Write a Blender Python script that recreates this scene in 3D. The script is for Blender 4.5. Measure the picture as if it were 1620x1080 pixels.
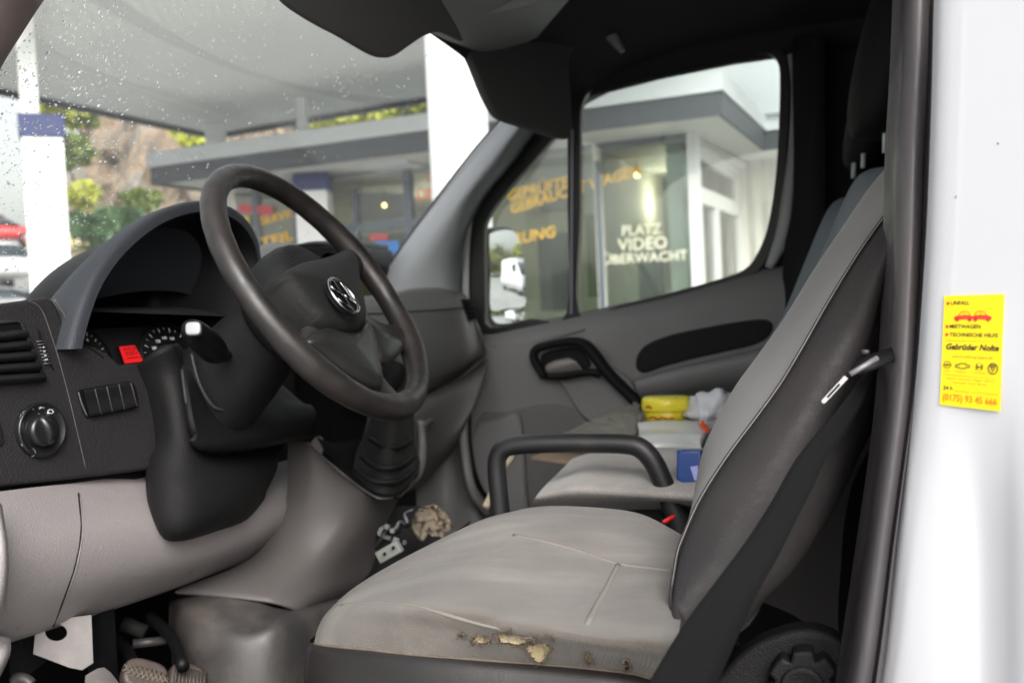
import bpy, bmesh, math, random
from mathutils import Vector, Matrix
from mathutils.bvhtree import BVHTree
random.seed(7)
sc = bpy.context.scene; R_ = math.radians
for o in list(bpy.data.objects): bpy.data.objects.remove(o)
# ------------------------------------------------------------------ camera
CAM = Vector((0.0, -0.73, 1.55)); FPX = 1600.0
YAW, PITCH, ROLL = math.radians(17.4), math.radians(1.8), math.radians(2.6)
Fv = Vector((-math.sin(YAW)*math.cos(PITCH), math.cos(YAW)*math.cos(PITCH), -math.sin(PITCH)))
R0 = Vector((math.cos(YAW), math.sin(YAW), 0)); U0 = R0.cross(Fv)
Uv = U0*math.cos(ROLL) + R0*math.sin(ROLL); Rv = R0*math.cos(ROLL) - U0*math.sin(ROLL)
cd = bpy.data.cameras.new('camera'); cam = bpy.data.objects.new('camera', cd); sc.collection.objects.link(cam)
M = Matrix((Rv, Uv, -Fv)).transposed().to_4x4(); M.translation = CAM; cam.matrix_world = M
cd.sensor_width = 22.3; cd.sensor_fit = 'HORIZONTAL'; cd.lens = 22.3*FPX/1620
cd.clip_start = 0.02; cd.clip_end = 2000
cd.dof.use_dof = True; cd.dof.focus_distance = 0.98; cd.dof.aperture_fstop = 4.0; cd.dof.aperture_blades = 7
sc.camera = cam
# ------------------------------------------------------------------ world and sun: bright overcast
SUN_EL, SUN_AZ = math.radians(35), math.radians(150)
w = bpy.data.worlds.new('World'); sc.world = w; w.use_nodes = True
nt = w.node_tree; nt.nodes.clear()
sky = nt.nodes.new('ShaderNodeTexSky'); sky.sky_type = 'NISHITA'; sky.sun_disc = False
sky.sun_elevation = SUN_EL; sky.sun_rotation = SUN_AZ; sky.air_density = 1.6; sky.dust_density = 6.0; sky.ozone_density = 1.0
hsv = nt.nodes.new('ShaderNodeHueSaturation'); hsv.inputs['Saturation'].default_value = 0.18
bg = nt.nodes.new('ShaderNodeBackground'); bg.inputs['Strength'].default_value = 0.15
wo = nt.nodes.new('ShaderNodeOutputWorld')
nt.links.new(sky.outputs[0], hsv.inputs['Color']); nt.links.new(hsv.outputs[0], bg.inputs[0]); nt.links.new(bg.outputs[0], wo.inputs[0])
sd = bpy.data.lights.new('sun', 'SUN'); sd.energy = 0.65; sd.angle = math.radians(30); sd.color = (1.0, 0.97, 0.93)
so = bpy.data.objects.new('sun', sd); sc.collection.objects.link(so)
sdir = Vector((math.sin(SUN_AZ)*math.cos(SUN_EL), math.cos(SUN_AZ)*math.cos(SUN_EL), math.sin(SUN_EL)))
so.rotation_euler = sdir.to_track_quat('Z', 'Y').to_euler()
vs = sc.view_settings; vs.view_transform = 'Standard'; vs.look = 'None'; vs.gamma = 1; vs.use_curve_mapping = False
vs.exposure = 1.12
cy = sc.cycles; cy.use_denoising = True
try: cy.denoiser = 'OPENIMAGEDENOISE'; cy.denoising_input_passes = 'RGB_ALBEDO_NORMAL'
except Exception: pass
cy.max_bounces = 10; cy.diffuse_bounces = 5; cy.glossy_bounces = 4; cy.transmission_bounces = 6; cy.transparent_max_bounces = 16
cy.caustics_reflective = False; cy.caustics_refractive = False; cy.sample_clamp_indirect = 6
# ------------------------------------------------------------------ pixel -> 3D
def ray(px, py): return Fv + Rv*((px-810)/FPX) + Uv*((540-py)/FPX)
def U(px, py, X=None, Y=None, Z=None, D=None, PL=None):
    d = ray(px, py)
    if D is not None: t = D
    elif X is not None: t = (X-CAM.x)/d.x
    elif Y is not None: t = (Y-CAM.y)/d.y
    elif Z is not None: t = (Z-CAM.z)/d.z
    else: t = (PL[0]-CAM).dot(PL[1])/d.dot(PL[1])
    return CAM + d*t
def depth(p): return (p-CAM).dot(Fv)
# ------------------------------------------------------------------ object helpers
def link(ob, parent=None):
    sc.collection.objects.link(ob)
    if parent is not None:
        ob.parent = parent
        if parent.type == 'EMPTY' and parent.parent is None: ob.location = -parent.location
    return ob
def thing(name, label, cat, loc=(0,0,0), group=None, kind=None):
    o = bpy.data.objects.new(name, None); sc.collection.objects.link(o); o.location = loc; o.empty_display_size = 0.05
    return tag(o, label, cat, group, kind)
def tag(o, label=None, cat=None, group=None, kind=None):
    if label: o['label'] = label
    if cat: o['category'] = cat
    if group: o['group'] = group
    if kind: o['kind'] = kind
    return o
def finish(name, me, mat, parent, smooth=True, bevel=0, segs=3, sub=0, solid=0, solid_off=-1, angle=35):
    me.name = name
    if mat is not None: me.materials.clear(); me.materials.append(mat)
    ob = bpy.data.objects.new(name, me); link(ob, parent)
    for p in me.polygons: p.use_smooth = smooth
    if solid:
        m = ob.modifiers.new('s', 'SOLIDIFY'); m.thickness = solid; m.offset = solid_off
    if bevel:
        m = ob.modifiers.new('b', 'BEVEL'); m.width = bevel; m.segments = segs; m.limit_method = 'ANGLE'; m.angle_limit = math.radians(angle)
        m.harden_normals = False
    if sub:
        m = ob.modifiers.new('u', 'SUBSURF'); m.levels = sub; m.render_levels = sub
    if smooth and bevel and not sub:
        try: me.set_sharp_from_angle(angle=math.radians(60))
        except Exception: pass
    return ob
def mesh(name, verts, faces, mat, parent=None, **k):
    me = bpy.data.meshes.new(name); me.from_pydata([tuple(v) for v in verts], [], faces); me.update()
    return finish(name, me, mat, parent, **k)
def bmo(name, bm, mat, parent=None, **k):
    me = bpy.data.meshes.new(name); bmesh.ops.recalc_face_normals(bm, faces=bm.faces); bm.to_mesh(me); bm.free()
    return finish(name, me, mat, parent, **k)
def crom(pts, n=6, closed=False):
    pts = [Vector(p) for p in pts]; out = []; N = len(pts)
    rng = range(N if closed else N-1)
    for i in rng:
        if closed: p0, p1, p2, p3 = pts[i-1], pts[i], pts[(i+1) % N], pts[(i+2) % N]
        else: p0, p1, p2, p3 = pts[max(i-1, 0)], pts[i], pts[i+1], pts[min(i+2, N-1)]
        for j in range(n):
            t = j/n
            out.append(0.5*((2*p1)+(p2-p0)*t+(2*p0-5*p1+4*p2-p3)*t*t+(3*p1-p0-3*p2+p3)*t**3))
    if not closed: out.append(pts[-1])
    return out
def grid(name, rows, mat, parent=None, closed_u=False, caps=False, **k):
    """rows: list of equally long lists of points"""
    n = len(rows[0]); v = [p for r in rows for p in r]; f = []
    for i in range(len(rows)-1):
        for j in range(n if closed_u else n-1):
            a = i*n+j; b = i*n+(j+1) % n
            f.append((a, b, b+n, a+n))
    if caps:
        f.append(tuple(range(n-1, -1, -1))); f.append(tuple(range((len(rows)-1)*n, len(rows)*n)))
    return mesh(name, v, f, mat, parent, **k)
def smoothgrid(rows, nu=4, nv=4):
    a = [crom(r, nu) for r in rows]; cols = list(zip(*a)); b = [crom(c, nv) for c in cols]
    return [list(r) for r in zip(*b)]
def tube(name, pts, r, mat, parent=None, seg=14, closed=False, n=0, flat=None, **k):
    """sweep; r number or list; flat=(a,b) scales of section"""
    N0 = len(pts)
    if n:
        rr = r if isinstance(r, (list, tuple)) else [r]*N0
        q = crom([Vector((i if not closed else i, rr[i], 0)) for i in range(N0)], n, closed)
        pts = crom(pts, n, closed); r = [x.y for x in q]
    pts = [Vector(p) for p in pts]; N = len(pts)
    rr = r if isinstance(r, (list, tuple)) else [r]*N
    tang = []
    for i in range(N):
        if closed: t = pts[(i+1) % N]-pts[i-1]
        else: t = pts[min(i+1, N-1)]-pts[max(i-1, 0)]
        tang.append(t.normalized())
    up = tang[0].orthogonal().normalized() if flat is None or len(flat) < 3 else (Vector(flat[2])-tang[0]*Vector(flat[2]).dot(tang[0])).normalized()
    rows = []
    for i in range(N):
        if i or True: up = (up - tang[i]*up.dot(tang[i])).normalized()
        s = tang[i].cross(up); fa, fb = (flat[0], flat[1]) if flat else (1, 1)
        rows.append([pts[i]+(up*math.cos(a)*fa+s*math.sin(a)*fb)*rr[i] for a in [2*math.pi*j/seg for j in range(seg)]])
    if closed: rows.append(rows[0])
    if closed:
        v = [p for r_ in rows[:-1] for p in r_]; f = []
        for i in range(N):
            for j in range(seg):
                a = i*seg+j; b = i*seg+(j+1) % seg; c = ((i+1) % N)*seg
                f.append((a, b, c+(j+1) % seg, c+j))
        return mesh(name, v, f, mat, parent, **k)
    return grid(name, rows, mat, parent, closed_u=True, caps=True, **k)
def tmp_mesh_from(data, name):
    ob = bpy.data.objects.new('tmp', data); sc.collection.objects.link(ob)
    dg = bpy.context.evaluated_depsgraph_get(); dg.update()
    me = bpy.data.meshes.new_from_object(ob.evaluated_get(dg)); bpy.data.objects.remove(ob)
    return me
def plane_basis(pt, n, up=(0,0,1)):
    n = Vector(n).normalized(); u = Vector(up); v = (u-n*u.dot(n)).normalized(); h = v.cross(n).normalized()
    return Vector(pt), h, v, n
def plate(name, pb, loops, thick, mat, parent=None, bevel=0.0, smooth=True, front=0.0, res=2):
    """extruded outline(s) on plane pb=(pt,h,v,n); loops are 3D points on it; body goes thick behind the plane; holes by nesting"""
    pt, h, v, n = pb
    cu = bpy.data.curves.new('c', 'CURVE'); cu.dimensions = '2D'; cu.fill_mode = 'BOTH'
    cu.extrude = max(thick/2-bevel, 1e-5); cu.bevel_depth = bevel; cu.bevel_resolution = res; cu.offset = -bevel
    for lp in loops:
        sp = cu.splines.new('POLY'); sp.points.add(len(lp)-1); sp.use_cyclic_u = True
        for i, p in enumerate(lp):
            q = Vector(p)-pt; sp.points[i].co = (q.dot(h), q.dot(v), 0, 1)
    me = tmp_mesh_from(cu, name); bpy.data.curves.remove(cu)
    T = Matrix((h, v, n)).transposed().to_4x4(); T.translation = pt + n*(front-thick/2)
    me.transform(T)
    bm = bmesh.new(); bm.from_mesh(me); bmesh.ops.remove_doubles(bm, verts=bm.verts, dist=1e-5); bmesh.ops.recalc_face_normals(bm, faces=bm.faces); bm.to_mesh(me); bm.free()
    ob = finish(name, me, mat, parent, smooth=smooth)
    if smooth:
        try: me.set_sharp_from_angle(angle=math.radians(50))
        except Exception: pass
        wn = ob.modifiers.new('wn', 'WEIGHTED_NORMAL'); wn.weight = 100; wn.keep_sharp = True
    return ob
def text(name, body, pt, h, v, size, mat, parent=None, align='CENTER', shear=0, depth=0.0004, sx=1.0, bold=0.0, cs=1.0, jit=0):
    cu = bpy.data.curves.new('t', 'FONT'); cu.body = body; cu.size = size; cu.align_x = align; cu.align_y = 'CENTER'
    cu.extrude = depth; cu.shear = shear; cu.offset = bold; cu.space_character = cs; cu.resolution_u = 3
    me = tmp_mesh_from(cu, name); bpy.data.curves.remove(cu)
    h = Vector(h); v = Vector(v); n = h.cross(v).normalized()
    T = Matrix((h*sx, v, n)).transposed().to_4x4(); T.translation = Vector(pt)
    me.transform(T)
    return finish(name, me, mat, parent, smooth=False)
def joinmesh(name, obs, parent=None):
    """merge mesh objects made above into one mesh (same part), applying modifiers"""
    dg = bpy.context.evaluated_depsgraph_get(); dg.update()
    bm = bmesh.new(); mats = []
    for ob in obs:
        me = bpy.data.meshes.new_from_object(ob.evaluated_get(dg)); me.transform(Matrix.Identity(4))
        idx = []
        for m_ in me.materials:
            if m_ not in mats: mats.append(m_)
            idx.append(mats.index(m_))
        n0 = len(bm.faces); bm.from_mesh(me); bm.faces.ensure_lookup_table()
        for fc in bm.faces[n0:]: fc.material_index = idx[fc.material_index] if idx else 0
        bpy.data.meshes.remove(me)
    me = bpy.data.meshes.new(name); bm.to_mesh(me); bm.free()
    for m_ in mats: me.materials.append(m_)
    for ob in obs: bpy.data.objects.remove(ob)
    ob = bpy.data.objects.new(name, me); link(ob, parent); return ob
def box(name, c, h, mat, parent=None, rot=None, bevel=0.0, **k):
    v = []
    for s in [(-1,-1,-1),(1,-1,-1),(1,1,-1),(-1,1,-1),(-1,-1,1),(1,-1,1),(1,1,1),(-1,1,1)]:
        p = Vector((s[0]*h[0], s[1]*h[1], s[2]*h[2])); p = rot @ p if rot is not None else p; v.append(Vector(c)+p)
    f = [(0,3,2,1),(4,5,6,7),(0,1,5,4),(1,2,6,5),(2,3,7,6),(3,0,4,7)]
    return mesh(name, v, f, mat, parent, smooth=bevel > 0, bevel=bevel, **k)
def bvh_of(ob):
    dg = bpy.context.evaluated_depsgraph_get(); dg.update(); return BVHTree.FromObject(ob.evaluated_get(dg), dg)
def hit(bvh, px, py, off=0.0, loc=Vector((0,0,0))):
    d = ray(px, py).normalized(); p, n, i, dist = bvh.ray_cast(CAM-loc, d)
    if p is None: return None, None
    if n.dot(d) > 0: n = -n
    return p+loc+n*off, n
def ring(c, h, v, r, n=32, a0=0, a1=2*math.pi, rv=None):
    rv = rv or r; full = abs(a1-a0-2*math.pi) < 1e-6
    return [Vector(c)+Vector(h)*(r*math.cos(a0+(a1-a0)*i/(n if full else n-1)))+Vector(v)*(rv*math.sin(a0+(a1-a0)*i/(n if full else n-1))) for i in range(n)]
# ------------------------------------------------------------------ materials
def mat(name, col, rough=0.5, metal=0.0, bump=0.0, bscale=300, bkind='noise', var=0.0, vscale=6, spec=0.5, emit=None, estr=0, coat=0, sheen=0, col2=None, c2amt=0.5, c2scale=4, c2thr=0.5, stretch=None, rvar=0.0, c2w=0.12):
    m = bpy.data.materials.new(name); m.use_nodes = True; t = m.node_tree; b = t.nodes['Principled BSDF']
    b.inputs['Base Color'].default_value = (*col, 1); b.inputs['Roughness'].default_value = rough; b.inputs['Metallic'].default_value = metal
    b.inputs['Specular IOR Level'].default_value = spec
    if coat: b.inputs['Coat Weight'].default_value = coat; b.inputs['Coat Roughness'].default_value = 0.08
    if sheen: b.inputs['Sheen Weight'].default_value = sheen
    if emit: b.inputs['Emission Color'].default_value = (*emit, 1); b.inputs['Emission Strength'].default_value = estr
    tc = t.nodes.new('ShaderNodeTexCoord'); src = tc.outputs['Object']
    if stretch:
        mp = t.nodes.new('ShaderNodeMapping'); mp.inputs['Scale'].default_value = stretch; t.links.new(src, mp.inputs[0]); src2 = mp.outputs[0]
    else: src2 = src
    cur = None
    if var or col2:
        no = t.nodes.new('ShaderNodeTexNoise'); no.inputs['Scale'].default_value = vscale; no.inputs['Detail'].default_value = 6; t.links.new(src2, no.inputs['Vector'])
        mx = t.nodes.new('ShaderNodeMix'); mx.data_type = 'RGBA'
        lo = tuple(c*(1-var) for c in col); hi = tuple(min(1, c*(1+var)) for c in col)
        mx.inputs['A'].default_value = (*lo, 1); mx.inputs['B'].default_value = (*hi, 1); t.links.new(no.outputs['Fac'], mx.inputs['Factor']); cur = mx.outputs['Result']
    if col2:
        n2 = t.nodes.new('ShaderNodeTexNoise'); n2.inputs['Scale'].default_value = c2scale; n2.inputs['Detail'].default_value = 8; n2.inputs['Roughness'].default_value = 0.65; t.links.new(src2, n2.inputs['Vector'])
        rp = t.nodes.new('ShaderNodeValToRGB'); rp.color_ramp.elements[0].position = c2thr-c2w; rp.color_ramp.elements[1].position = c2thr+c2w
        rp.color_ramp.elements[1].color = (c2amt, c2amt, c2amt, 1); t.links.new(n2.outputs['Fac'], rp.inputs[0])
        m2 = t.nodes.new('ShaderNodeMix'); m2.data_type = 'RGBA'; t.links.new(rp.outputs[0], m2.inputs['Factor']); t.links.new(cur, m2.inputs['A']); m2.inputs['B'].default_value = (*col2, 1); cur = m2.outputs['Result']
    if cur is not None: t.links.new(cur, b.inputs['Base Color'])
    if rvar:
        n3 = t.nodes.new('ShaderNodeTexNoise'); n3.inputs['Scale'].default_value = vscale*1.7; n3.inputs['Detail'].default_value = 5; t.links.new(src, n3.inputs['Vector'])
        mr = t.nodes.new('ShaderNodeMapRange'); mr.inputs['To Min'].default_value = max(0, rough-rvar); mr.inputs['To Max'].default_value = min(1, rough+rvar); mr.inputs['From Min'].default_value = .3; mr.inputs['From Max'].default_value = .7
        t.links.new(n3.outputs['Fac'], mr.inputs[0]); t.links.new(mr.outputs[0], b.inputs['Roughness'])
    if bump:
        if bkind == 'noise':
            bn = t.nodes.new('ShaderNodeTexNoise'); bn.inputs['Scale'].default_value = bscale; bn.inputs['Detail'].default_value = 2; t.links.new(src2, bn.inputs['Vector']); h = bn.outputs['Fac']
        elif bkind == 'leather':
            bn = t.nodes.new('ShaderNodeTexVoronoi'); bn.feature = 'DISTANCE_TO_EDGE'; bn.inputs['Scale'].default_value = bscale; t.links.new(src2, bn.inputs['Vector'])
            nz = t.nodes.new('ShaderNodeTexNoise'); nz.inputs['Scale'].default_value = bscale*.25; t.links.new(src2, nz.inputs['Vector'])
            mm = t.nodes.new('ShaderNodeMath'); mm.operation = 'MULTIPLY'; pw = t.nodes.new('ShaderNodeMath'); pw.operation = 'POWER'; pw.inputs[1].default_value = .4
            t.links.new(bn.outputs['Distance'], pw.inputs[0]); t.links.new(pw.outputs[0], mm.inputs[0]); t.links.new(nz.outputs['Fac'], mm.inputs[1]); h = mm.outputs[0]
        else:  # weave
            sp = t.nodes.new('ShaderNodeSeparateXYZ'); t.links.new(src2, sp.inputs[0]); outs = []
            for ax, sg in (('X', 1), ('Y', 1), ('Z', 1)):
                s = t.nodes.new('ShaderNodeMath'); s.operation = 'MULTIPLY'; s.inputs[1].default_value = bscale; t.links.new(sp.outputs[ax], s.inputs[0])
                outs.append(s)
            ad = t.nodes.new('ShaderNodeMath'); ad.operation = 'ADD'; t.links.new(outs[0].outputs[0], ad.inputs[0]); t.links.new(outs[2].outputs[0], ad.inputs[1])
            s1 = t.nodes.new('ShaderNodeMath'); s1.operation = 'SINE'; t.links.new(ad.outputs[0], s1.inputs[0])
            s2 = t.nodes.new('ShaderNodeMath'); s2.operation = 'SINE'; t.links.new(outs[1].outputs[0], s2.inputs[0])
            ml = t.nodes.new('ShaderNodeMath'); ml.operation = 'MULTIPLY'; t.links.new(s1.outputs[0], ml.inputs[0]); t.links.new(s2.outputs[0], ml.inputs[1]); h = ml.outputs[0]
        bp = t.nodes.new('ShaderNodeBump'); bp.inputs['Strength'].default_value = bump; bp.inputs['Distance'].default_value = 0.001
        t.links.new(h, bp.inputs['Height']); t.links.new(bp.outputs[0], b.inputs['Normal'])
    return m
def glassmat(name, tint=(0.92,0.96,0.94), refl=0.06, rough=0.0, film=0.0):
    m = bpy.data.materials.new(name); m.use_nodes = True; t = m.node_tree; t.nodes.clear()
    o = t.nodes.new('ShaderNodeOutputMaterial'); tr = t.nodes.new('ShaderNodeBsdfTransparent'); tr.inputs[0].default_value = (*tint, 1)
    gl = t.nodes.new('ShaderNodeBsdfGlossy'); gl.inputs['Roughness'].default_value = rough
    fr = t.nodes.new('ShaderNodeFresnel'); fr.inputs[0].default_value = 1.45; ml = t.nodes.new('ShaderNodeMath'); ml.operation = 'MULTIPLY'; ml.inputs[1].default_value = refl/0.04
    mx = t.nodes.new('ShaderNodeMixShader'); t.links.new(fr.outputs[0], ml.inputs[0]); t.links.new(ml.outputs[0], mx.inputs[0]); t.links.new(tr.outputs[0], mx.inputs[1]); t.links.new(gl.outputs[0], mx.inputs[2])
    if film:      # pale dirt film on the pane, whitened to add a hazy veil
        tl_ = t.nodes.new('ShaderNodeBsdfTranslucent'); tl_.inputs[0].default_value = (.9,.92,.93,1); m2 = t.nodes.new('ShaderNodeMixShader')
        tc = t.nodes.new('ShaderNodeTexCoord'); nz = t.nodes.new('ShaderNodeTexNoise'); nz.inputs['Scale'].default_value = 3; nz.inputs['Detail'].default_value = 6; t.links.new(tc.outputs['Object'], nz.inputs[0])
        mr = t.nodes.new('ShaderNodeMapRange'); mr.inputs['To Min'].default_value = film*.5; mr.inputs['To Max'].default_value = film*1.6; t.links.new(nz.outputs['Fac'], mr.inputs[0]); t.links.new(mr.outputs[0], m2.inputs[0])
        t.links.new(mx.outputs[0], m2.inputs[1]); t.links.new(tl_.outputs[0], m2.inputs[2]); mx = m2
    t.links.new(mx.outputs[0], o.inputs[0])
    return m
M_blk = mat('black_plastic', (.0062,.006,.0064), .66, spec=.24, bump=.8, bscale=520, var=.15, rvar=.1)
M_dash = mat('dash_charcoal', (.0145,.0137,.0145), .6, spec=.32, bump=1.1, bscale=480, var=.12, rvar=.08, col2=(.11,.10,.095), c2amt=.45, c2scale=420, c2thr=.68, c2w=.05)
M_hood = mat('dash_hood', (.026,.029,.036), .6, spec=.4, bump=.8, bscale=520, var=.1)
M_knee = mat('warm_grey_plastic', (.242,.221,.222), .5, bump=.9, bscale=480, var=.07, vscale=9, rvar=.08, col2=(.20,.18,.17), c2amt=.35, c2scale=13, c2thr=.62, c2w=.08)
M_cons = mat('console_grey', (.088,.080,.079), .55, bump=.3, bscale=900, var=.08, rvar=.08)
M_tun = mat('scuffed_grey', (.034,.032,.032), .45, bump=.4, bscale=800, var=.15, col2=(.16,.13,.11), c2amt=.35, c2scale=11, c2thr=.6, c2w=.12, rvar=.12)
M_door = mat('door_card_grey', (.19,.184,.186), .6, bump=.3, bscale=900, var=.06, rvar=.05)
M_doord = mat('door_dark', (.011,.0108,.011), .75, spec=.25, bump=.2, bscale=800)
M_dashp = mat('dash_passenger', (.14,.138,.132), .55, bump=.3, bscale=900, var=.06)
M_apil = mat('pillar_trim', (.34,.35,.37), .6, bump=.15, bscale=700, var=.04)
M_seal = mat('rubber_seal', (.012,.012,.012), .45, spec=.4)
M_bseal = mat('weathered_rubber', (.046,.042,.046), .42, bump=.3, bscale=350, var=.25, vscale=14, stretch=(1,1,.12), col2=(.11,.095,.095), c2amt=.5, c2scale=10, c2thr=.55, rvar=.12)
M_white = mat('white_paint', (.55,.555,.585), .45, coat=.15, var=.015, vscale=5, col2=(.5,.47,.42), c2amt=.35, c2scale=60, c2thr=.74, c2w=.02)
M_wheel = mat('wheel_leather', (.011,.0102,.0102), .42, bump=.28, bscale=520, bkind='leather', var=.3, vscale=25, col2=(.032,.025,.023), c2amt=.65, c2scale=16, c2thr=.52, c2w=.16, rvar=.1)
M_pad = mat('airbag_pad', (.0075,.0075,.0077), .6, spec=.26, bump=.9, bscale=700, bkind='leather', var=.1, rvar=.06)
M_gloss = mat('spoke_trim', (.013,.013,.0125), .42, var=.1, bump=.1, bscale=600, rvar=.06)
M_chrome = mat('chrome', (.55,.55,.56), .16, 1.0)
M_steel = mat('steel', (.16,.16,.165), .5, .4, var=.1, bump=.1, bscale=400)
M_headl = mat('headliner', (.036,.036,.037), .95, spec=.1, bump=.3, bscale=300, var=.1)
M_visor = mat('visor_cloth', (.075,.073,.074), .8, bump=.4, bscale=600, var=.12, vscale=9)
M_gauge = mat('gauge_black', (.004,.004,.005), .5, spec=.2)
M_ink = mat('white_ink', (.42,.44,.46), .5, emit=(.8,.85,.9), estr=.02)
M_red = mat('display_red', (.22,.006,.006), .3, emit=(1,.015,.02), estr=.3)
M_redd = mat('display_dark', (.05,.0,.0), .3)
M_leather = mat('seat_leather', (.019,.0175,.0185), .58, spec=.3, bump=.75, bscale=380, bkind='leather', var=.2, vscale=16, stretch=(1,1,1.7), col2=(.034,.028,.027), c2amt=.5, c2scale=7, c2thr=.5, rvar=.08)
M_seatf = mat('seat_back_fabric', (.080,.075,.076), .85, bump=.25, bscale=900, bkind='weave', var=.07, sheen=.2)
M_belt = mat('belt_webbing', (.0038,.004,.0046), .8, spec=.12, bump=.8, bscale=1300, bkind='noise', var=.35, vscale=900)
M_thread = mat('stitch_thread', (.20,.175,.17), .8)
M_foam = mat('foam', (.60,.51,.32), .9, bump=.6, bscale=500, var=.2, vscale=70)
M_fray = mat('frayed_cloth', (.12,.095,.075), .95, var=.4, vscale=90)
M_carpet = mat('carpet', (.018,.017,.017), .95, bump=1, bscale=500, var=.3)
M_metalblk = mat('black_tube', (.012,.012,.0135), .42, bump=.15, bscale=500, var=.2, col2=(.07,.05,.045), c2amt=.5, c2scale=22, c2thr=.66, rvar=.08)
M_glass = glassmat('window_glass', film=.05); M_wglass = glassmat('windshield_glass', (.95,.98,.96), .03, film=.05)
# ================================================================== the van cab
van = thing('cargo_van', 'white cargo van seen into its cab through the open driver doorway', 'van', (-0.3, 0.9, 0.0))
VY = 1.74                                             # inner plane of the passenger door
# ---- windscreen
WL = [Vector((-1.02,.03,1.55)), U(0,110,Y=.06), U(75,0,Y=.08), Vector((-.60,.12,2.10))]
WR = [Vector((-1.13,1.70,1.55)), U(616,425,Y=1.66), U(795,190,Y=1.60), Vector((-.62,1.58,2.13))]
WL = crom(WL, 6); WR = crom(WR, 6)
def wsurf(s, t):   # s across 0..1 (driver to passenger), t up 0..1
    i = t*(len(WL)-1); k = min(int(i), len(WL)-2); f = i-k
    a = WL[k].lerp(WL[k+1], f); b = WR[k].lerp(WR[k+1], f)
    p = a.lerp(b, s); bul = .13*(1-(2*s-1)**2); return p + Vector((-bul, 0, 0))
wrows = [[wsurf(j/24, i/16) for j in range(25)] for i in range(17)]
ws = grid('windscreen', wrows, M_wglass, van)
wb = bvh_of(ws); wloc = Vector((0,0,0))
# raindrops lying on the outside of the glass
M_drop = mat('water', (.9,.93,.95), .03, spec=.8); M_drop.node_tree.nodes['Principled BSDF'].inputs['Transmission Weight'].default_value = 1; M_drop.node_tree.nodes['Principled BSDF'].inputs['IOR'].default_value = 1.33
bm = bmesh.new(); rnd = random.Random(3)
for k in range(6000):
    px = rnd.uniform(0, 700); py = rnd.uniform(0, 470)
    dens = 1.0 if px < 60 else (.85 if px < 200 else .32 if px < 330 else .2)
    if py > 130 and px < 190: dens = 1.0
    if px > 480 and 90 < py < 200: dens = .5
    if rnd.random() > dens: continue
    p, n = hit(wb, px, py, 0, wloc)
    if p is None: continue
    q = p - n*0.0006; r = rnd.choice([.0005,.0007,.0009,.0011,.0016])*rnd.uniform(.8,1.35)*(1.0 if px < 200 else .95)
    mt = Matrix.Translation(q) @ (-n).to_track_quat('Z','Y').to_matrix().to_4x4() @ Matrix.Rotation(rnd.uniform(0,6), 4, 'Z') @ Matrix.Diagonal((1, rnd.uniform(.75,1.5), .55, 1))
    bmesh.ops.create_icosphere(bm, subdivisions=1, radius=r, matrix=mt)
tag(bmo('raindrops', bm, M_drop, van), 'raindrops scattered over the windscreen', kind='stuff')
# ---- near (driver side) A pillar
def P(px, py, **k): return U(px, py, **k)
rows = [[P(86,-30,Y=.10)+Vector((-.01,0,0)), P(70,0,Y=.06), P(30,-30,Y=.0), P(-60,-60,Y=-.03)],
        [P(40,40,Y=.09)+Vector((-.01,0,0)), P(34,54,Y=.05), P(-20,20,Y=.0), P(-110,-10,Y=-.03)],
        [P(5,100,Y=.08)+Vector((-.01,0,0)), P(-2,112,Y=.05), P(-60,90,Y=.0), P(-160,60,Y=-.03)],
        [P(-60,230,Y=.08)+Vector((-.01,0,0)), P(-70,240,Y=.05), P(-130,220,Y=.0), P(-220,200,Y=-.03)]]
M_apn = mat('pillar_trim_warm', (.16,.125,.12), .6, bump=.2, bscale=700)
grid('front_pillar', smoothgrid(rows,3,4), M_apn, van, solid=.02, solid_off=-1)
# ---- passenger side A pillar trim
rows = []
for a, b, c, d, e in [((560,500),(600,500),(690,500),(735,500),(742,500)), ((612,428),(640,432),(694,440),(722,455),(728,456)), ((660,360),(690,362),(722,375),(733,378),(738,378)), ((706,300),(733,305),(752,312),(763,313),(768,313)),
                  ((750,243),(777,250),(796,258),(808,258),(813,258)), ((795,188),(817,200),(832,205),(845,208),(850,208)), ((850,118),(870,130),(890,140),(905,145),(910,146))]:
    rows.append([P(*a, Y=1.66)+Vector((-.02,.02,0)), P(*b, Y=1.60), P(*c, Y=1.63), P(*d, Y=1.69), P(*e, Y=1.74)])
grid('pillar_trim', smoothgrid(rows,4,4), M_apil, van)
tube('screen_seal', [P(608,430,Y=1.665), P(655,362,Y=1.665), P(703,298,Y=1.66), P(748,240,Y=1.65), P(795,185,Y=1.64), P(850,112,Y=1.62)], .0035, M_seal, van, n=4, seg=8)
# ---- passenger door: plates in the plane Y = VY
PD = plane_basis((0,VY,1.5), (0,-1,0))
def L(pts, off=0, n=0, Y=VY):
    q = [P(x,y,Y=Y) for x,y in pts]; return crom(q, n, True) if n else q
main_in = [(917,496),(918,340),(919,200),(924,162),(940,143),(985,125),(1060,107),(1140,94),(1200,88),(1222,90),(1232,104),(1234,140),(1231,230),(1225,300),(1214,362),(1198,402),(1178,426),(1140,441),(1050,466),(980,483)]
quar_in = [(776,517),(769,480),(768,430),(768,375),(774,345),(800,308),(840,262),(880,216),(897,199),(899,240),(899,330),(898,495),(840,504)]
outer_ring = [(740,524),(740,470),(742,420),(744,350),(757,318),(800,265),(850,205),(893,158),(905,148),(925,136),(985,112),(1060,94),(1140,81),(1205,74),(1235,77),(1248,98),(1251,145),(1247,230),(1241,300),(1230,370),(1212,415),(1192,436),(1140,454),(1050,480),(917,512),(840,524)]
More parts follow.
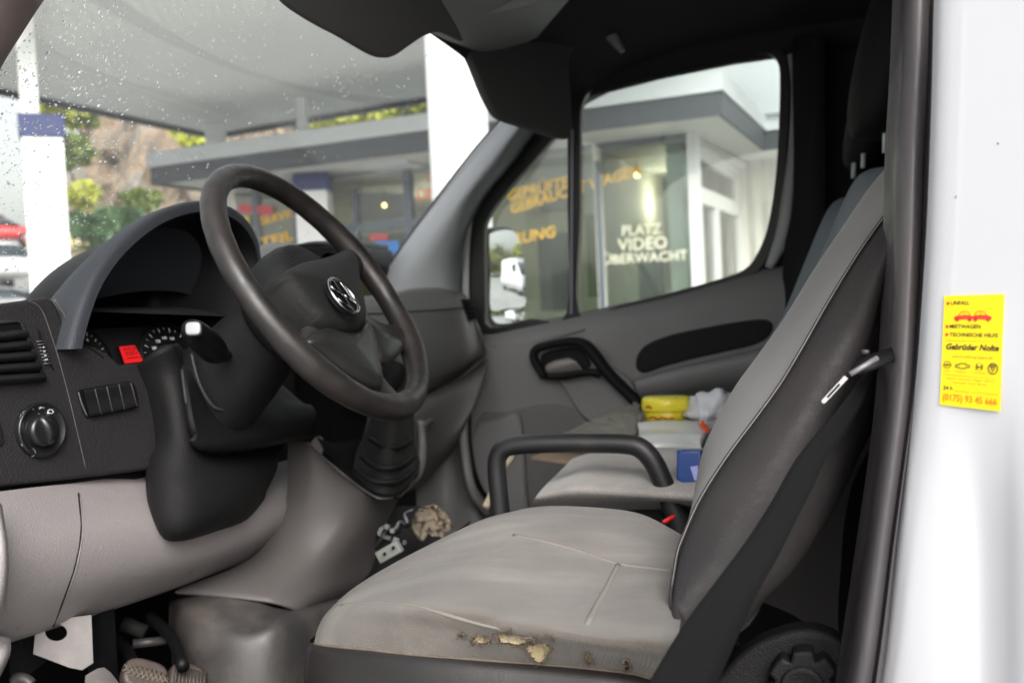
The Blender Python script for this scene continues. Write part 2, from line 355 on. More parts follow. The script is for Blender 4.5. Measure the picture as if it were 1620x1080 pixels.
door = tag(plate('window_seal', PD, [crom(L(outer_ring),4,True), crom(L(main_in),4,True), crom(L(quar_in),4,True)], .03, M_seal, van, bevel=.004, front=.012))
M_divl = mat('divider_trim', (.16,.15,.20), .35)
plate('window_divider', plane_basis((0,VY-.02,1.5),(0,-1,0)), [[P(903,205,Y=VY-.02),P(908,205,Y=VY-.02),P(906,496,Y=VY-.02),P(901,497,Y=VY-.02)]], .006, M_divl, van, bevel=.001)
g1 = plate('window_glass', plane_basis((0,VY+.012,1.5),(0,-1,0)), [L([(905,500),(908,150),(980,110),(1230,80),(1242,110),(1235,300),(1210,410),(1180,436)], Y=VY+.012)], .004, M_glass, van)
g2 = plate('quarter_glass', plane_basis((0,VY+.012,1.5),(0,-1,0)), [L([(764,522),(756,340),(905,190),(903,500)], Y=VY+.012)], .004, M_glass, van)
# door frame round the ring (upper, dark) and body side
fr_out = [(735,470),(700,420),(735,330),(830,215),(880,150),(905,40),(1300,20),(1300,520),(1240,470),(1050,490),(917,505),(800,535),(735,530)]
plate('door_frame', plane_basis((0,VY+.02,1.5),(0,-1,0)), [L(fr_out,Y=VY+.02), crom(L(outer_ring,Y=VY+.02),4,True)], .03, M_headl, van)
# light rubber / painted strips beside the window
M_strip = mat('door_edge_paint', (.36,.38,.38), .4)
tube('door_edge', [P(741,522,Y=VY-.02),P(737,480,Y=VY-.02),P(737,430,Y=VY-.02),P(740,375,Y=VY-.02),P(748,335,Y=VY-.02),P(770,300,Y=VY-.02)], [.011,.011,.010,.008,.006,.003], M_strip, van, n=4, seg=8, flat=(1,.5,(1,0,0)))
tube('rear_frame_trim', [P(1250,86,Y=VY-.015),P(1257,140,Y=VY-.015),P(1255,230,Y=VY-.015),P(1249,300,Y=VY-.015),P(1238,372,Y=VY-.015),P(1216,424,Y=VY-.015)], [.006,.008,.011,.016,.018,.010], M_strip, van, n=5, seg=8, flat=(1,.6,(1,0,0)))
# lower door card
dc = [[(690,552),(775,524),(900,498),(1050,466),(1150,439),(1195,427),(1236,421),(1245,421)],
      [(690,580),(775,548),(900,521),(1050,492),(1150,466),(1200,452),(1236,447),(1245,447)],
      [(690,620),(775,590),(900,565),(1050,545),(1150,528),(1200,520),(1236,515),(1245,515)],
      [(690,720),(775,700),(900,680),(1050,660),(1150,650),(1200,645),(1236,640),(1245,640)],
      [(690,900),(775,900),(900,900),(1050,900),(1150,900),(1200,900),(1236,900),(1245,900)]]
dy = [VY+.0, VY-.035, VY-.045, VY-.04, VY-.03]
dcm = grid('door_card', smoothgrid([[P(x,y,Y=dy[i]) for x,y in r] for i,r in enumerate(dc)],5,5), M_door, van, solid=.02, solid_off=1)
box('belt_line_trim', (P(1010,498,Y=VY)+Vector((0,.0,-.012))), (.42,.01,.012), M_door, van, rot=Matrix.Rotation(.0,3,'Y'), bevel=.004) if False else None
# sculpted features of the door card, proud of it
def on(Y): return plane_basis((0,Y,1.4),(0,-1,0))
M_door2 = mat('door_card_panel', (.20,.195,.197), .55, bump=.3, bscale=900, var=.06)
# armrest scoop, upper dark pocket
plate('door_pocket', on(VY-.05), [crom([P(x,y,Y=VY-.05) for x,y in [(1006,582),(1008,562),(1024,544),(1060,530),(1110,519),(1160,510),(1205,505),(1222,512),(1218,530),(1195,545),(1150,556),(1100,567),(1050,580),(1020,590)]],5,True)], .02, M_doord, van, bevel=.006)
ar = [[(1000,600),(1060,588),(1110,577),(1180,562),(1222,552)], [(1003,600),(1060,582),(1110,572),(1180,556),(1225,545)],[(1005,606),(1060,592),(1110,580),(1180,566),(1225,556)],[(1010,624),(1060,618),(1110,607),(1180,596),(1225,590)],[(1012,640),(1060,634),(1110,628),(1180,620),(1225,612)]]
ay = [VY-.05, VY-.075, VY-.11, VY-.10, VY-.05]
grid('door_armrest', smoothgrid([[P(x,y,Y=ay[i]) for x,y in r] for i,r in enumerate(ar)],5,4), M_door2, van)
# lower curved pocket bulge
plate('door_bulge', on(VY-.055), [crom([P(x,y,Y=VY-.055) for x,y in [(880,590),(940,575),(985,590),(1015,625),(1060,650),(1060,690),(1000,692),(950,678),(918,655),(895,620)]],4,True)], .02, M_door2, van, bevel=.007)
plate('door_recess_panel', on(VY-.049), [crom([P(x,y,Y=VY-.049) for x,y in [(752,668),(800,652),(860,640),(905,645),(930,668),(980,690),(1040,700),(1040,830),(760,830)]],3,True)], .02, mat('door_recess_grey',(.13,.125,.125),.6,bump=.2), van, bevel=.006)
plate('door_storage_bin', on(VY-.07), [crom([P(x,y,Y=VY-.07) for x,y in [(745,690),(790,662),(818,655),(826,690),(830,760),(830,860),(745,860)]],3,True)], .03, M_door, van, bevel=.01)
# grab handle with latch
hp = [P(x,y,Y=VY-.09) for x,y in [(862,596),(846,570),(848,553),(872,545),(905,540),(925,545),(940,560),(962,590),(990,618),(1012,640)]]
gh = tube('grab_handle', hp, [.016,.016,.016,.015,.016,.019,.021,.021,.021,.021], M_blk, van, n=5, seg=12, flat=(1,.7,(0,1,0)))
tube('grab_handle_rim', [P(x,y,Y=VY-.085) for x,y in [(862,594),(890,594),(930,588),(950,592)]], .010, M_blk, gh, n=4, seg=10)
plate('latch_recess', on(VY-.062), [crom([P(x,y,Y=VY-.062) for x,y in [(856,560),(905,548),(925,560),(930,585),(870,592)]],3,True)], .01, M_doord, gh, bevel=.003)
M_latch = mat('latch_grey', (.22,.20,.19), .3, var=.1)
grid('door_latch', smoothgrid([[P(866,578,Y=VY-.085),P(880,571,Y=VY-.09),P(900,568,Y=VY-.092)],[P(864,584,Y=VY-.092),P(885,580,Y=VY-.10),P(912,572,Y=VY-.10)],[P(868,590,Y=VY-.085),P(890,588,Y=VY-.09),P(922,584,Y=VY-.088)]],4,4), M_latch, gh, solid=.004)
tube('door_card_groove', [P(780,548,Y=VY-.034),P(840,542,Y=VY-.038),P(905,526,Y=VY-.042),P(925,520,Y=VY-.042)], .0035, M_door, van, n=4, seg=8)
# ---- passenger door mirror outside
mir = van
M_mirr = mat('mirror_glass', (.9,.9,.9), .01, 1.0)
mc = U(803,437,D=2.95)
cdir = (CAM-mc).normalized(); rdir = Vector((.93,.30,.0)).normalized(); mn = (cdir+rdir).normalized()
PM = plane_basis(mc, mn)
mg_out = [(770,372),(775,362),(800,358),(815,362),(826,385),(832,420),(834,455),(834,480),(832,500),(826,512),(800,518),(778,516),(771,500),(770,440)]
mg = [(772,378),(778,368),(798,364),(812,368),(821,388),(826,420),(828,455),(829,484),(800,488),(776,490),(773,440)]
mg2 = [(777,494),(800,492),(827,488),(825,505),(800,511),(782,510)]
mh = plate('door_mirror', PM, [crom([U(x,y,PL=(mc,mn)) for x,y in mg_out],4,True)], .10, M_blk, van, bevel=.012, front=-.004)
def convex(name, pts, sag):
    o = crom([U(x,y,PL=(mc,mn)) for x,y in pts],3,True); c = sum(o,Vector())/len(o); rm = max((p-c).length for p in o)
    return grid(name, [[c+(p-c)*k+mn*(.002+sag*(1-((p-c).length*k/rm)**2)) for p in o] for k in (1,.9,.8,.7,.6,.5,.4,.3,.2,.1,.001)], M_mirr, mh, closed_u=True)
convex('mirror_glass', mg, .009)
convex('wide_angle_glass', mg2, .006)
tube('mirror_arm', [mc+Vector((0,.03,-.1)), mc+Vector((-.06,-.02,-.18)), Vector((mc.x-.12, VY+.09, mc.z-.24))], .02, M_blk, mh, n=4)
# ---- passenger B pillar and dark rear of the cab
grid('rear_pillar_trim', smoothgrid([[P(1250,60,Y=VY-.01),P(1262,60,Y=VY-.05),P(1285,60,Y=VY-.09),P(1305,60,Y=VY-.09)],[P(1252,300,Y=VY-.01),P(1262,300,Y=VY-.05),P(1283,300,Y=VY-.09),P(1305,300,Y=VY-.09)],[P(1238,430,Y=VY-.03),P(1252,440,Y=VY-.06),P(1275,440,Y=VY-.09),P(1305,440,Y=VY-.09)],[P(1236,700,Y=VY-.03),P(1252,700,Y=VY-.06),P(1275,700,Y=VY-.09),P(1305,700,Y=VY-.09)]],4,4), M_doord, van)
box('bulkhead', (.52,.88,1.4), (.02,.95,.85), M_gauge, van)
box('seat_base_panel', (.24,.34,1.08), (.20,.02,.38), M_gauge, van)
box('passenger_side_wall', (.6,VY+.06,1.4), (.62,.02,.85), M_headl, van)
box('lower_side_panel', (-.1,VY+.03,1.02), (1.25,.02,.36), M_doord, van)
M_wout = M_white
box('outer_side', (2.25,VY+.16,1.35), (2.1,.02,.75), M_wout, van, bevel=.01)
box('driver_side_wall', (.42,.03,1.4), (.16,.02,.85), M_doord, van)
# roof lining and outer roof
grid('headliner', smoothgrid([[Vector((x,y,z-.03*((y-.88)/.88)**2*2)) for y in (-.02,.3,.9,1.5,1.80)] for x,z in ((-.66,2.05),(-.56,2.13),(-.3,2.20),(.1,2.22),(.6,2.22))],3,3), M_headl, van)
box('roof', (.0,.88,2.30), (.7,.98,.02), M_white, van, bevel=.01)
# side rail above passenger door, and front header
tube('roof_rail_trim', [Vector((-.62,VY+.02,2.12)),Vector((-.2,VY+.02,2.17)),Vector((.5,VY+.02,2.18))], .06, M_headl, van, n=3)
grid('overhead_console', smoothgrid([[U(x,y,X=X) for x,y,X in r] for r in [
   [(560,-70,-.70),(640,-30,-.70),(690,10,-.70),(745,50,-.69),(800,80,-.68)],
   [(560,-40,-.66),(630,6,-.66),(682,52,-.66),(742,80,-.66),(800,110,-.66)],
   [(600,-60,-.58),(660,-20,-.58),(705,22,-.58),(760,50,-.58),(840,70,-.58)],
   [(640,-160,-.45),(700,-120,-.45),(760,-70,-.45),(830,-30,-.45),(900,0,-.45)]]],4,4), mat('console_top_grey', (.22,.22,.22), .6, bump=.2), van, solid=.01)
M_tg = mat('interior_light_grey', (.40,.40,.40), .4)
tl = plate('reading_light', plane_basis(U(780,0,X=-.52),(.45,-.45,-.8)), [crom([U(x,y,PL=(U(780,0,X=-.52),Vector((.45,-.45,-.8)).normalized())) for x,y in [(690,-12),(712,16),(740,23),(790,20),(842,6),(850,-6),(800,-30),(740,-34)]],4,True)], .012, M_tg, van, bevel=.003)
def Vw(px,py,off): # inside face of the windscreen, off metres from it
    p, n = hit(wb, px, py, 0, wloc)
    return (p+n*off) if p is not None else U(px,py,X=-.62)
vp = (U(590,60,X=-.60), Vector((.84,-.1,-.53)).normalized())
dv = plate('sun_visor', plane_basis(vp[0], vp[1]), [crom([U(x,y,PL=vp) for x,y in [(420,-60),(445,0),(490,35),(540,62),(585,88),(605,94),(625,91),(650,74),(676,58),(700,54),(735,66),(700,0),(660,-60)]],4,True)], .016, M_visor, van, bevel=.006)
dv['label'] = 'dark driver side sun visor with a dipped edge'
vp2 = (U(860,120,X=-.56), Vector((.92,-.38,-.10)).normalized())
pv = plate('sun_visor', plane_basis(vp2[0], vp2[1]), [crom([U(x,y,PL=vp2) for x,y in [(737,72),(752,110),(768,150),(784,180),(798,191),(830,202),(860,212),(890,220),(903,218),(906,200),(905,150),(903,90),(930,40),(860,20),(790,30),(745,40)]],4,True)], .022, M_visor, van, bevel=.009)
pv['label'] = 'dark passenger side sun visor hanging down'
tube('visor_hinge', [U(1010-10*i,80-22*i,X=-.40) for i in range(4)], .012, M_tg, pv, n=3) if False else None
tube('grab_strap', [U(928,5,Y=1.45),U(948,30,Y=1.5),U(965,52,Y=1.5),U(985,82,Y=1.5)], [.008,.014,.016,.006], mat('strap_grey',(.22,.22,.22),.5), van, n=4)
# ---- body shell below: floor, sill, firewall
box('cab_floor', (-.35,.88,.80), (.95,.9,.02), M_carpet, van)
grid('firewall', [[Vector((-1.25,-.02,.7)),Vector((-1.25,1.8,.7))],[Vector((-1.3,-.02,1.5)),Vector((-1.3,1.8,1.5))]], M_doord, van)
box('door_sill', (-.6,-.0,.72), (.62,.045,.05), M_white, van, bevel=.01)
# ---- driver side B pillar: seal, then the white jamb
def jamb(px, py, off=0): return U(px, py, PL=(JP - JN*off, JN))
JP = U(1490,550,D=.74); JN = Vector((-.62,-.785,0.0)).normalized()
sl = [(-60,1429,1490),(0,1426,1485),(120,1421,1482),(240,1414,1478),(360,1411,1473),(470,1408,1466),(600,1401,1456),(720,1388,1440),(860,1368,1421),(980,1350,1407),(1080,1335,1393),(1180,1318,1376)]
rows = []
for y, a, b in sl:
    wd = b-a
    row = [U(a+dx,y,D=d-.045) for dx, d in ((-14,.90),(0,.865),(.10*wd,.835),(.3*wd,.822),(.55*wd,.818),(.74*wd,.822),(.80*wd,.828),(.84*wd,.820),(.90*wd,.818),(.94*wd,.828),(wd,.838))]
    rows.append(row)
grid('door_seal', smoothgrid(rows,3,4), M_bseal, van)
# white jamb
jr = []
for y, a, b in sl:
    dent = .013*max(0, min(1, (y-640)/260))
    xs = [b+14, b+34, 1500, 1545, 1585, 1625, 1720]
    for i in range(1, 7): xs[i] = max(xs[i], xs[i-1]+12)
    jr.append([jamb(b-7,y,.012), jamb(b+1,y,.004)] + [jamb(x,y,o) for x, o in zip(xs, [.001, .0, dent*.25, dent, dent*.8, dent*.15, 0])])
jb = grid('door_jamb', smoothgrid(jr,4,4), M_white, van)
edge_ = [jamb(1720,y,0) for y, a, b in sl]
e0 = edge_[0]+Vector((0,0,.45)); e1 = edge_[-1]-Vector((0,0,.55)); ee = [e0]+edge_+[e1]
grid('body_side', [[p, p+Vector((.012,-.006,0)), p+Vector((.05,-.008,0)), p+Vector((3.2,-.008,0))] for p in ee], M_white, van)
box('hinge_pillar', (-1.12,-.01,1.15), (.22,.02,.45), M_white, van, bevel=.01)
M_scr = mat('scratch_dark', (.12,.11,.10), .6)
for pts_ in ([(1504,934),(1508,939),(1511,944)],[(1603,937),(1605,940)],[(1578,226),(1580,228)],[(1512,500-190),(1513,312)]): tube('paint_chip', [jamb(x,y,-.0003+.013*max(0,min(1,(y-640)/260))*.6) for x,y in pts_], .0004, M_scr, jb, seg=5)
# ---- sticker on the jamb
sticker = thing('sticker', 'yellow accident and rental car sticker with red and black print on the white door pillar', 'sticker', jamb(1538,555,-.001))
M_yel = mat('sticker_yellow', (.86,.67,.006), .45, var=.03)
M_sblk = mat('print_black', (.03,.025,.02), .6); M_sred = mat('print_red', (.75,.045,.03), .6); M_sor = mat('print_orange', (.80,.20,.01), .6); M_sgry = mat('print_faded', (.42,.34,.02), .6)
SPL = (JP+JN*.001, JN)
def S(x, y, o=0): return U(x, y, PL=(JP+JN*(.001+o), JN))
plate('sheet', plane_basis(*SPL), [[S(1494,468),S(1588.5,465),S(1582,650.5),S(1486.5,640)]], .0004, M_yel, sticker, smooth=False)
# bilinear coordinates on the sheet: u 0..1 left to right, v 0..1 top to bottom
c00, c10, c11, c01 = S(1494,468,.0004), S(1588.5,465,.0004), S(1582,650.5,.0004), S(1486.5,640,.0004)
def SB(u, v): return (c00*(1-u)+c10*u)*(1-v)+(c01*(1-u)+c11*u)*v
def stext(body, u0, u1, v, hgt, m, name='print', shear=0, bold=0.016):
    """fit the line of text between u0 and u1 at height v, letters hgt (fraction of the sheet height) tall"""
    hv = (SB(u1,v)-SB(u0,v)); wid = hv.length; h = hv.normalized(); vv = (SB(.5,v-.02)-SB(.5,v+.02)).normalized()
    size = hgt*(c01-c00).length/.70
    cu = bpy.data.curves.new('t','FONT'); cu.body = body; cu.size = 1; cu.shear = shear; cu.align_y='CENTER'; cu.offset = bold; cu.resolution_u = 2
    me = tmp_mesh_from(cu, name); bpy.data.curves.remove(cu)
    x0 = min(q.co.x for q in me.vertices); x1 = max(q.co.x for q in me.vertices)
    k = wid/(x1-x0); n = h.cross(vv).normalized()
    T = Matrix((h*k, vv*size, n)).transposed().to_4x4(); T.translation = SB(u0,v)-h*x0*k + n*.00008*(1 if n.dot(JN) > 0 else -1)
    me.transform(T); return finish(name, me, m, sticker, smooth=False)
def sdot(u, v, m, r=.011):
    return plate('print_mark', plane_basis(SB(u,v),JN), [ring(SB(u,v), (c10-c00).normalized(), (c00-c01).normalized(), r*.1, 12)], .0003, m, sticker, smooth=False)
def sline(pts, m, wpx=.0003, name='print_mark', closed=False):
    return tube(name, [SB(*p) for p in pts], wpx, m, sticker, seg=5, closed=closed)
for v, body, u1 in ((.068,'UNFALL',.44),(.278,'MIETWAGEN',.64),(.352,'TECHNISCHE HILFE',.93)):
    sdot(.07, v, M_sred, .012); stext(body, .12, u1, v, .034, M_sblk)
stext('Gebrüder Nolte', .07, .95, .462, .052, M_sblk, shear=.25, bold=.03)
stext('www.nolte-gruppe.de', .17, .86, .545, .024, M_sgry)
for (a, b), nm in (((.05,.17),'OPEL'),((.24,.44),'CHEVROLET'),((.54,.76),'HONDA')): stext(nm, a, b, .683, .012, M_sgry)
sline([(.06,.405),(.94,.40)], M_sgry, .00012); sline([(.06,.715),(.94,.722)], M_sgry, .00012)
stext('Iserlohn  Schwerte  Hagen  Hemer', .09, .90, .748, .014, M_sgry); stext('Lüdenscheid  Altena  Menden', .20, .78, .782, .014, M_sgry)
stext('24 h', .05, .21, .838, .036, M_sblk); stext('Abschlepp- und Pannendienst', .24, .97, .855, .022, M_sor if False else mat('print_pale_orange',(.85,.48,.01),.6))
stext('(0175) 93 45 666', .05, .95, .925, .062, M_sor)
# two cars nose to nose
def ell(u, v, ru, rv, n=20, a0=0, a1=2*math.pi): return [(u+ru*math.cos(a0+(a1-a0)*i/n), v+rv*math.sin(a0+(a1-a0)*i/n)) for i in range(n)]
for sgn, c in ((1,.34),(-1,.655)):
    body = [(c+sgn*x, y) for x, y in [(-.155,.205),(-.15,.188),(-.08,.178),(.0,.176),(.1,.176),(.15,.184),(.16,.20),(.15,.212),(-.15,.216)]]
    plate('print_mark', plane_basis(SB(.5,.2),JN), [[SB(*p) for p in body]], .0003, M_sred, sticker, smooth=False)
    sline([(c+sgn*x, y) for x, y in [(-.08,.178),(-.035,.145),(.05,.138),(.10,.15),(.12,.176)]], M_sor, .00025); sline([(c+sgn*.02,.14),(c+sgn*.025,.176)], M_sor, .0002)
    for wx in (-.10,.11): plate('print_mark', plane_basis(SB(.5,.2),JN), [[SB(*p) for p in ell(c+sgn*wx,.215,.034,.018)]], .00036, M_sred, sticker, smooth=False)
# four round and cross shaped dealer emblems
sline(ell(.105,.625,.062,.030), M_sblk, .0002, closed=True); sline([(.04,.628),(.12,.620),(.09,.632),(.17,.622)], M_sblk, .0003)
bt = [(.24,.640),(.25,.618),(.31,.618),(.315,.606),(.42,.606),(.425,.618),(.49,.618),(.48,.640),(.415,.640),(.41,.652),(.31,.652),(.312,.640)]
sline(bt, M_sblk, .0003, closed=True)
sline([(.60,.605),(.61,.65)], M_sblk, .00035); sline([(.69,.605),(.68,.65)], M_sblk, .00035); sline([(.605,.63),(.685,.63)], M_sblk, .00035); sline(ell(.645,.628,.068,.032), M_sgry, .00015, closed=True)
sline(ell(.865,.638,.075,.046), M_sblk, .00035, closed=True); sline([(.825,.61),(.865,.665),(.905,.61)], M_sblk, .0003); sline([(.845,.60),(.865,.63),(.885,.60)], M_sblk, .00025)

# ================================================================== dashboard
FN = Vector((math.cos(math.radians(10)), -math.sin(math.radians(10)), .06)).normalized()
FP = U(62,680,X=-.87); FPL = (FP, FN)
def Fp(x, y, o=0): return U(x, y, PL=(FP+FN*o, FN))
fb = plane_basis(FP, FN)
def fplate(name, pts, th, m, par, bevel=.002, o=0, n=0, **k):
    q = [Fp(x,y,o) for x,y in pts]
    if n: q = crom(q, n, True)
    return plate(name, plane_basis(FP+FN*o, FN), [q], th, m, par, bevel=bevel, **k)
dashp = fplate('dashboard', [(-140,500),(-60,487),(0,480),(50,473),(74,470),(84,474),(92,486),(103,515),(114,540),(150,548),(175,562),(190,577),(228,573),(240,630),(252,680),(259,715),(257,733),(245,742),(122,757),(0,771),(-140,788)], .05, M_dash, van, bevel=.005)
# dash top running forward to the screen
grid('dash_top', smoothgrid([[Vector((-.885,y,z)) for y,z in ((.0,1.572),(.2,1.575),(.5,1.565),(.9,1.55),(1.3,1.555),(1.72,1.555))],
                             [Vector((-1.0,y,z)) for y,z in ((.0,1.580),(.2,1.582),(.5,1.58),(.9,1.58),(1.3,1.58),(1.72,1.58))],
                             [Vector((-1.30,y,z)) for y,z in ((.0,1.55),(.2,1.56),(.5,1.57),(.9,1.57),(1.3,1.57),(1.72,1.57))]],5,4), M_hood, van)
tube('dash_seam', [Fp(86,474,.001),Fp(103,500,.001),Fp(111,521,.001)], .0012, M_thread if False else M_cons, dashp, n=4, seg=6)
tube('dash_seam', [Fp(46,476,.0001),Fp(66,490,.0005),Fp(86,545,.0005),Fp(102,600,.0005),Fp(118,665,.0001),Fp(136,742,.0001)], .0005, M_cons, dashp, n=5, seg=6)
tube('dash_seam', [Fp(116,545,.0006),Fp(140,549,.0006),Fp(164,566,.0006)], .0009, M_gauge, dashp, n=4, seg=6)
# vent
vent = fplate('air_vent', [(-90,515),(28,508),(36,512),(71,600),(-80,618)], .004, M_gauge, dashp, bevel=.001, o=.001)
fr = tube('vent_frame', [Fp(-80,515,.002),Fp(26,508,.002),Fp(33,510,.002),Fp(52,555,.002),Fp(71,602,.002)], .0022, M_dash, vent, seg=8)
for i in range(5):
    y0 = 528+i*17; xr = 38+i*7
    rws = [[Fp(-80,y0+4,.002),Fp(0,y0-2,.003),Fp(xr-8,y0-5,.004),Fp(xr+4,y0-3,.002)],[Fp(-80,y0+9,.013),Fp(0,y0+3,.014),Fp(xr-10,y0,.014),Fp(xr+6,y0+1,.006)],[Fp(-80,y0+16,.006),Fp(0,y0+10,.007),Fp(xr-8,y0+7,.007),Fp(xr+4,y0+5,.004)]]
    grid('vent_slat', smoothgrid(rws,4,4), M_blk, vent, solid=.0015)
# thumb wheel right of the vent
tw = fplate('vent_wheel', [(61,520),(66,545),(76,570),(86,585),(80,575),(73,550)], .006, M_blk, dashp, o=.003, bevel=0)
for i in range(8): tube('wheel_rib', [Fp(58+i*1.6,540+i*5,.004),Fp(70+i*1.6,539+i*5,.004)], .0008, M_cons, tw, seg=5)
for i in range(4): box('wheel_mark', Fp(69+i*1.5,549+i*6.5,.0055), (.0004,.0008+.0003*i,.0009), M_ink, tw)
M_swt = mat('switch_black', (.010,.010,.011), .25, var=.1)
# headlamp rotary switch
KC = Fp(62,680); kh = fb[1]; kv = fb[2]
def kring(px, r, o, n=40, sq=1.0): return ring(Fp(*px)+FN*o, kh, kv, r, n)
rk = .0318
lamp = grid('light_switch', [kring((62,680),rk*1.0,.000),kring((62,680),rk*1.0,.006),kring((62,680),rk*.95,.0085),kring((62,680),rk*.90,.0075),kring((61,680),rk*.74,.0045),kring((60,680),rk*.70,.0045),[Fp(60,680,.0045)]*40], M_swt, dashp, closed_u=True)
kc = Fp(59,681)
knob = grid('knob', [ring(kc+FN*.004,kh,kv,.0195,36),ring(kc+FN*.012,kh,kv,.0185,36),ring(kc+FN*.016,kh,kv,.0165,36),ring(kc+FN*.016,kh,kv,.0135,36),[kc+FN*.0155]*36], M_swt, lamp, closed_u=True)
ax = (Fp(70,712)-Fp(48,648)).normalized(); bx = FN.cross(ax)
kr = []
for t, wd, hh in ((-.0185,.002,.012),(-.017,.0048,.019),(-.010,.006,.024),(0,.0064,.026),(.010,.006,.024),(.0165,.0045,.019),(.018,.002,.012)):
    kr.append([kc+ax*t+bx*(wd*1.3)+FN*.010, kc+ax*t+bx*wd+FN*hh*.85, kc+ax*t+bx*wd*.4+FN*hh, kc+ax*t-bx*wd*.4+FN*hh, kc+ax*t-bx*wd+FN*hh*.85, kc+ax*t-bx*(wd*1.3)+FN*.010])
grid('knob_grip', smoothgrid(kr,4,3), M_swt, knob)
def kmark(pts, r=.00024, closed=False): return tube('switch_symbol', [Fp(x,y,.0062) for x,y in pts], r, M_ink, lamp, seg=5, closed=closed)
def pe(cx, cy, rx, ry, n=14, a0=0, a1=2*math.pi): return [(cx+rx*math.cos(a0+(a1-a0)*i/n), cy+ry*math.sin(a0+(a1-a0)*i/n)) for i in range(n)]
kmark(pe(52.5,644,2,3.8),closed=True); kmark([(62,642),(70,647)]); kmark([(62,647),(71,641.5)]); kmark([(61,644.5),(72,644.5)])
kmark(pe(80,651,4.2,3.4),.0006,True); kmark([(75,653),(80,653.5)],.0012); kmark(pe(76.5,676,3,3.4),closed=True)
for i in range(8): a = i*math.pi/4; kmark([(76.5+4*math.cos(a),676+4.5*math.sin(a)),(76.5+5.6*math.cos(a),676+6.2*math.sin(a))])
kmark(pe(37,702,3,3.4),closed=True); kmark([(34,700),(40,701)]); kmark([(34,703.5),(40,704)]); kmark([(31,660),(34,655)]); kmark([(36,654),(37,651)]); kmark([(38,650),(43,650)]); kmark([(61,654),(67,659)],.0005)
tube('switch_notch', [Fp(52,709,.006),Fp(56,714,.007),Fp(54,720,.007),Fp(50,722,.006)], .0006, M_cons, lamp, n=3, seg=5)
fplate('lower_switch', [(-40,650),(-4,660),(6,690),(4,705),(-40,715)], .006, M_blk, dashp, o=.002, n=3)
# row of blank switches
sw = fplate('switch_panel', [(122,619),(128,616),(165,609),(205,603),(212,606),(217,620),(220,642),(216,645),(160,657),(138,661),(133,655)], .004, M_gauge, dashp, o=.002, bevel=.0008)
tops = [(131,617),(150,613.5),(169,610),(188,606.5),(207,604)]; bots = [(141,659),(160,655.5),(178,652),(197,648),(217,643)]
for i in range(4):
    a, b, c, d = tops[i], tops[i+1], bots[i+1], bots[i]
    m1, m2 = ((a[0]+d[0])/2,(a[1]+d[1])/2), ((b[0]+c[0])/2,(b[1]+c[1])/2)
    rws = [[Fp(a[0]+1,a[1]+1,.003),Fp(b[0]-1,b[1]+1,.003)],[Fp(a[0]+1.5,a[1]+2,.008),Fp(b[0]-.5,b[1]+2,.008)],[Fp(m1[0]+1,m1[1],.0055),Fp(m2[0]-1,m2[1],.0055)],[Fp(d[0]+.5,d[1]-2,.009),Fp(c[0]-1.5,c[1]-2,.009)],[Fp(d[0]+1,d[1],.003),Fp(c[0]-1,c[1],.003)]]
    grid('blank_switch', smoothgrid(rws,2,3), M_swt, sw)
    tube('switch_gap', [Fp(b[0],b[1]+1,.0085),Fp(m2[0],m2[1],.006),Fp(c[0],c[1]-1,.0095)], .00035, M_cons, sw, seg=5)
tube('switch_gap', [Fp(124,620,.003),Fp(130,640,.004),Fp(138,658,.003)], .0009, M_cons, sw, seg=6, n=3)
# ---- instrument hood
HX = -.85
Fr = [(112,552),(119,520),(128,490),(141,455),(161,420),(188,387),(222,357),(258,335),(298,322),(335,320),(368,330),(392,350),(408,380),(414,420),(412,470),(410,520)]
fr3 = [U(x,y,X=HX) for x,y in Fr]
mid = Vector((HX,.45,1.52))
def shr(k, dx, dz=0): return [Vector((p.x+dx, mid.y+(p.y-mid.y)*k, mid.z+(p.z-mid.z)*(k if dz == 0 else dz))) for p in fr3]
rowsH = [shr(.02,-.17), shr(.4,-.168), shr(.66,-.16), shr(.76,-.13), shr(.84,-.05), shr(.895,-.008), shr(.93,.004), shr(1.0,.0), shr(1.012,-.012,1.008), shr(1.01,-.035,.96), shr(.99,-.065,.78), shr(.96,-.10,.40)]
hood = grid('instrument_hood', smoothgrid(rowsH[6:],3,4), M_hood, van)
grid('hood_inner_shade', smoothgrid(rowsH[:7],3,4), M_gauge, hood)  # inside of the hood, its deep shade put in as near black colour
# cluster floor and gauges
CP = (Vector((-.915,.45,1.50)), Vector((.93,-.06,.36)).normalized()); cb = plane_basis(*CP)
def Cp(x, y, o=0): return U(x, y, PL=(CP[0]+CP[1]*o, CP[1]))
def cplate(name, pts, th, m, par, bevel=0, o=0, n=0):
    q = [Cp(x,y,o) for x,y in pts]; q = crom(q,n,True) if n else q
    return plate(name, plane_basis(CP[0]+CP[1]*o, CP[1]), [q], th, m, par, bevel=bevel)
M_clus = mat('cluster_face', (.008,.008,.009), .5, bump=.2)
clu = plate('instrument_cluster', cb, [crom([CP[0]+cb[1]*a*-1+cb[2]*b for a,b in ((-.20,-.14),(-.20,.02),(-.12,.05),(.12,.05),(.20,.02),(.20,-.14))],3,True)], .02, M_clus, van)
plate('cluster_back', plane_basis((-1.03,.45,1.6),(1,0,0)), [[Vector((-1.03,.2,1.4)),Vector((-1.03,.2,1.57)),Vector((-1.03,.72,1.57)),Vector((-1.03,.72,1.4))]], .01, M_gauge, clu)
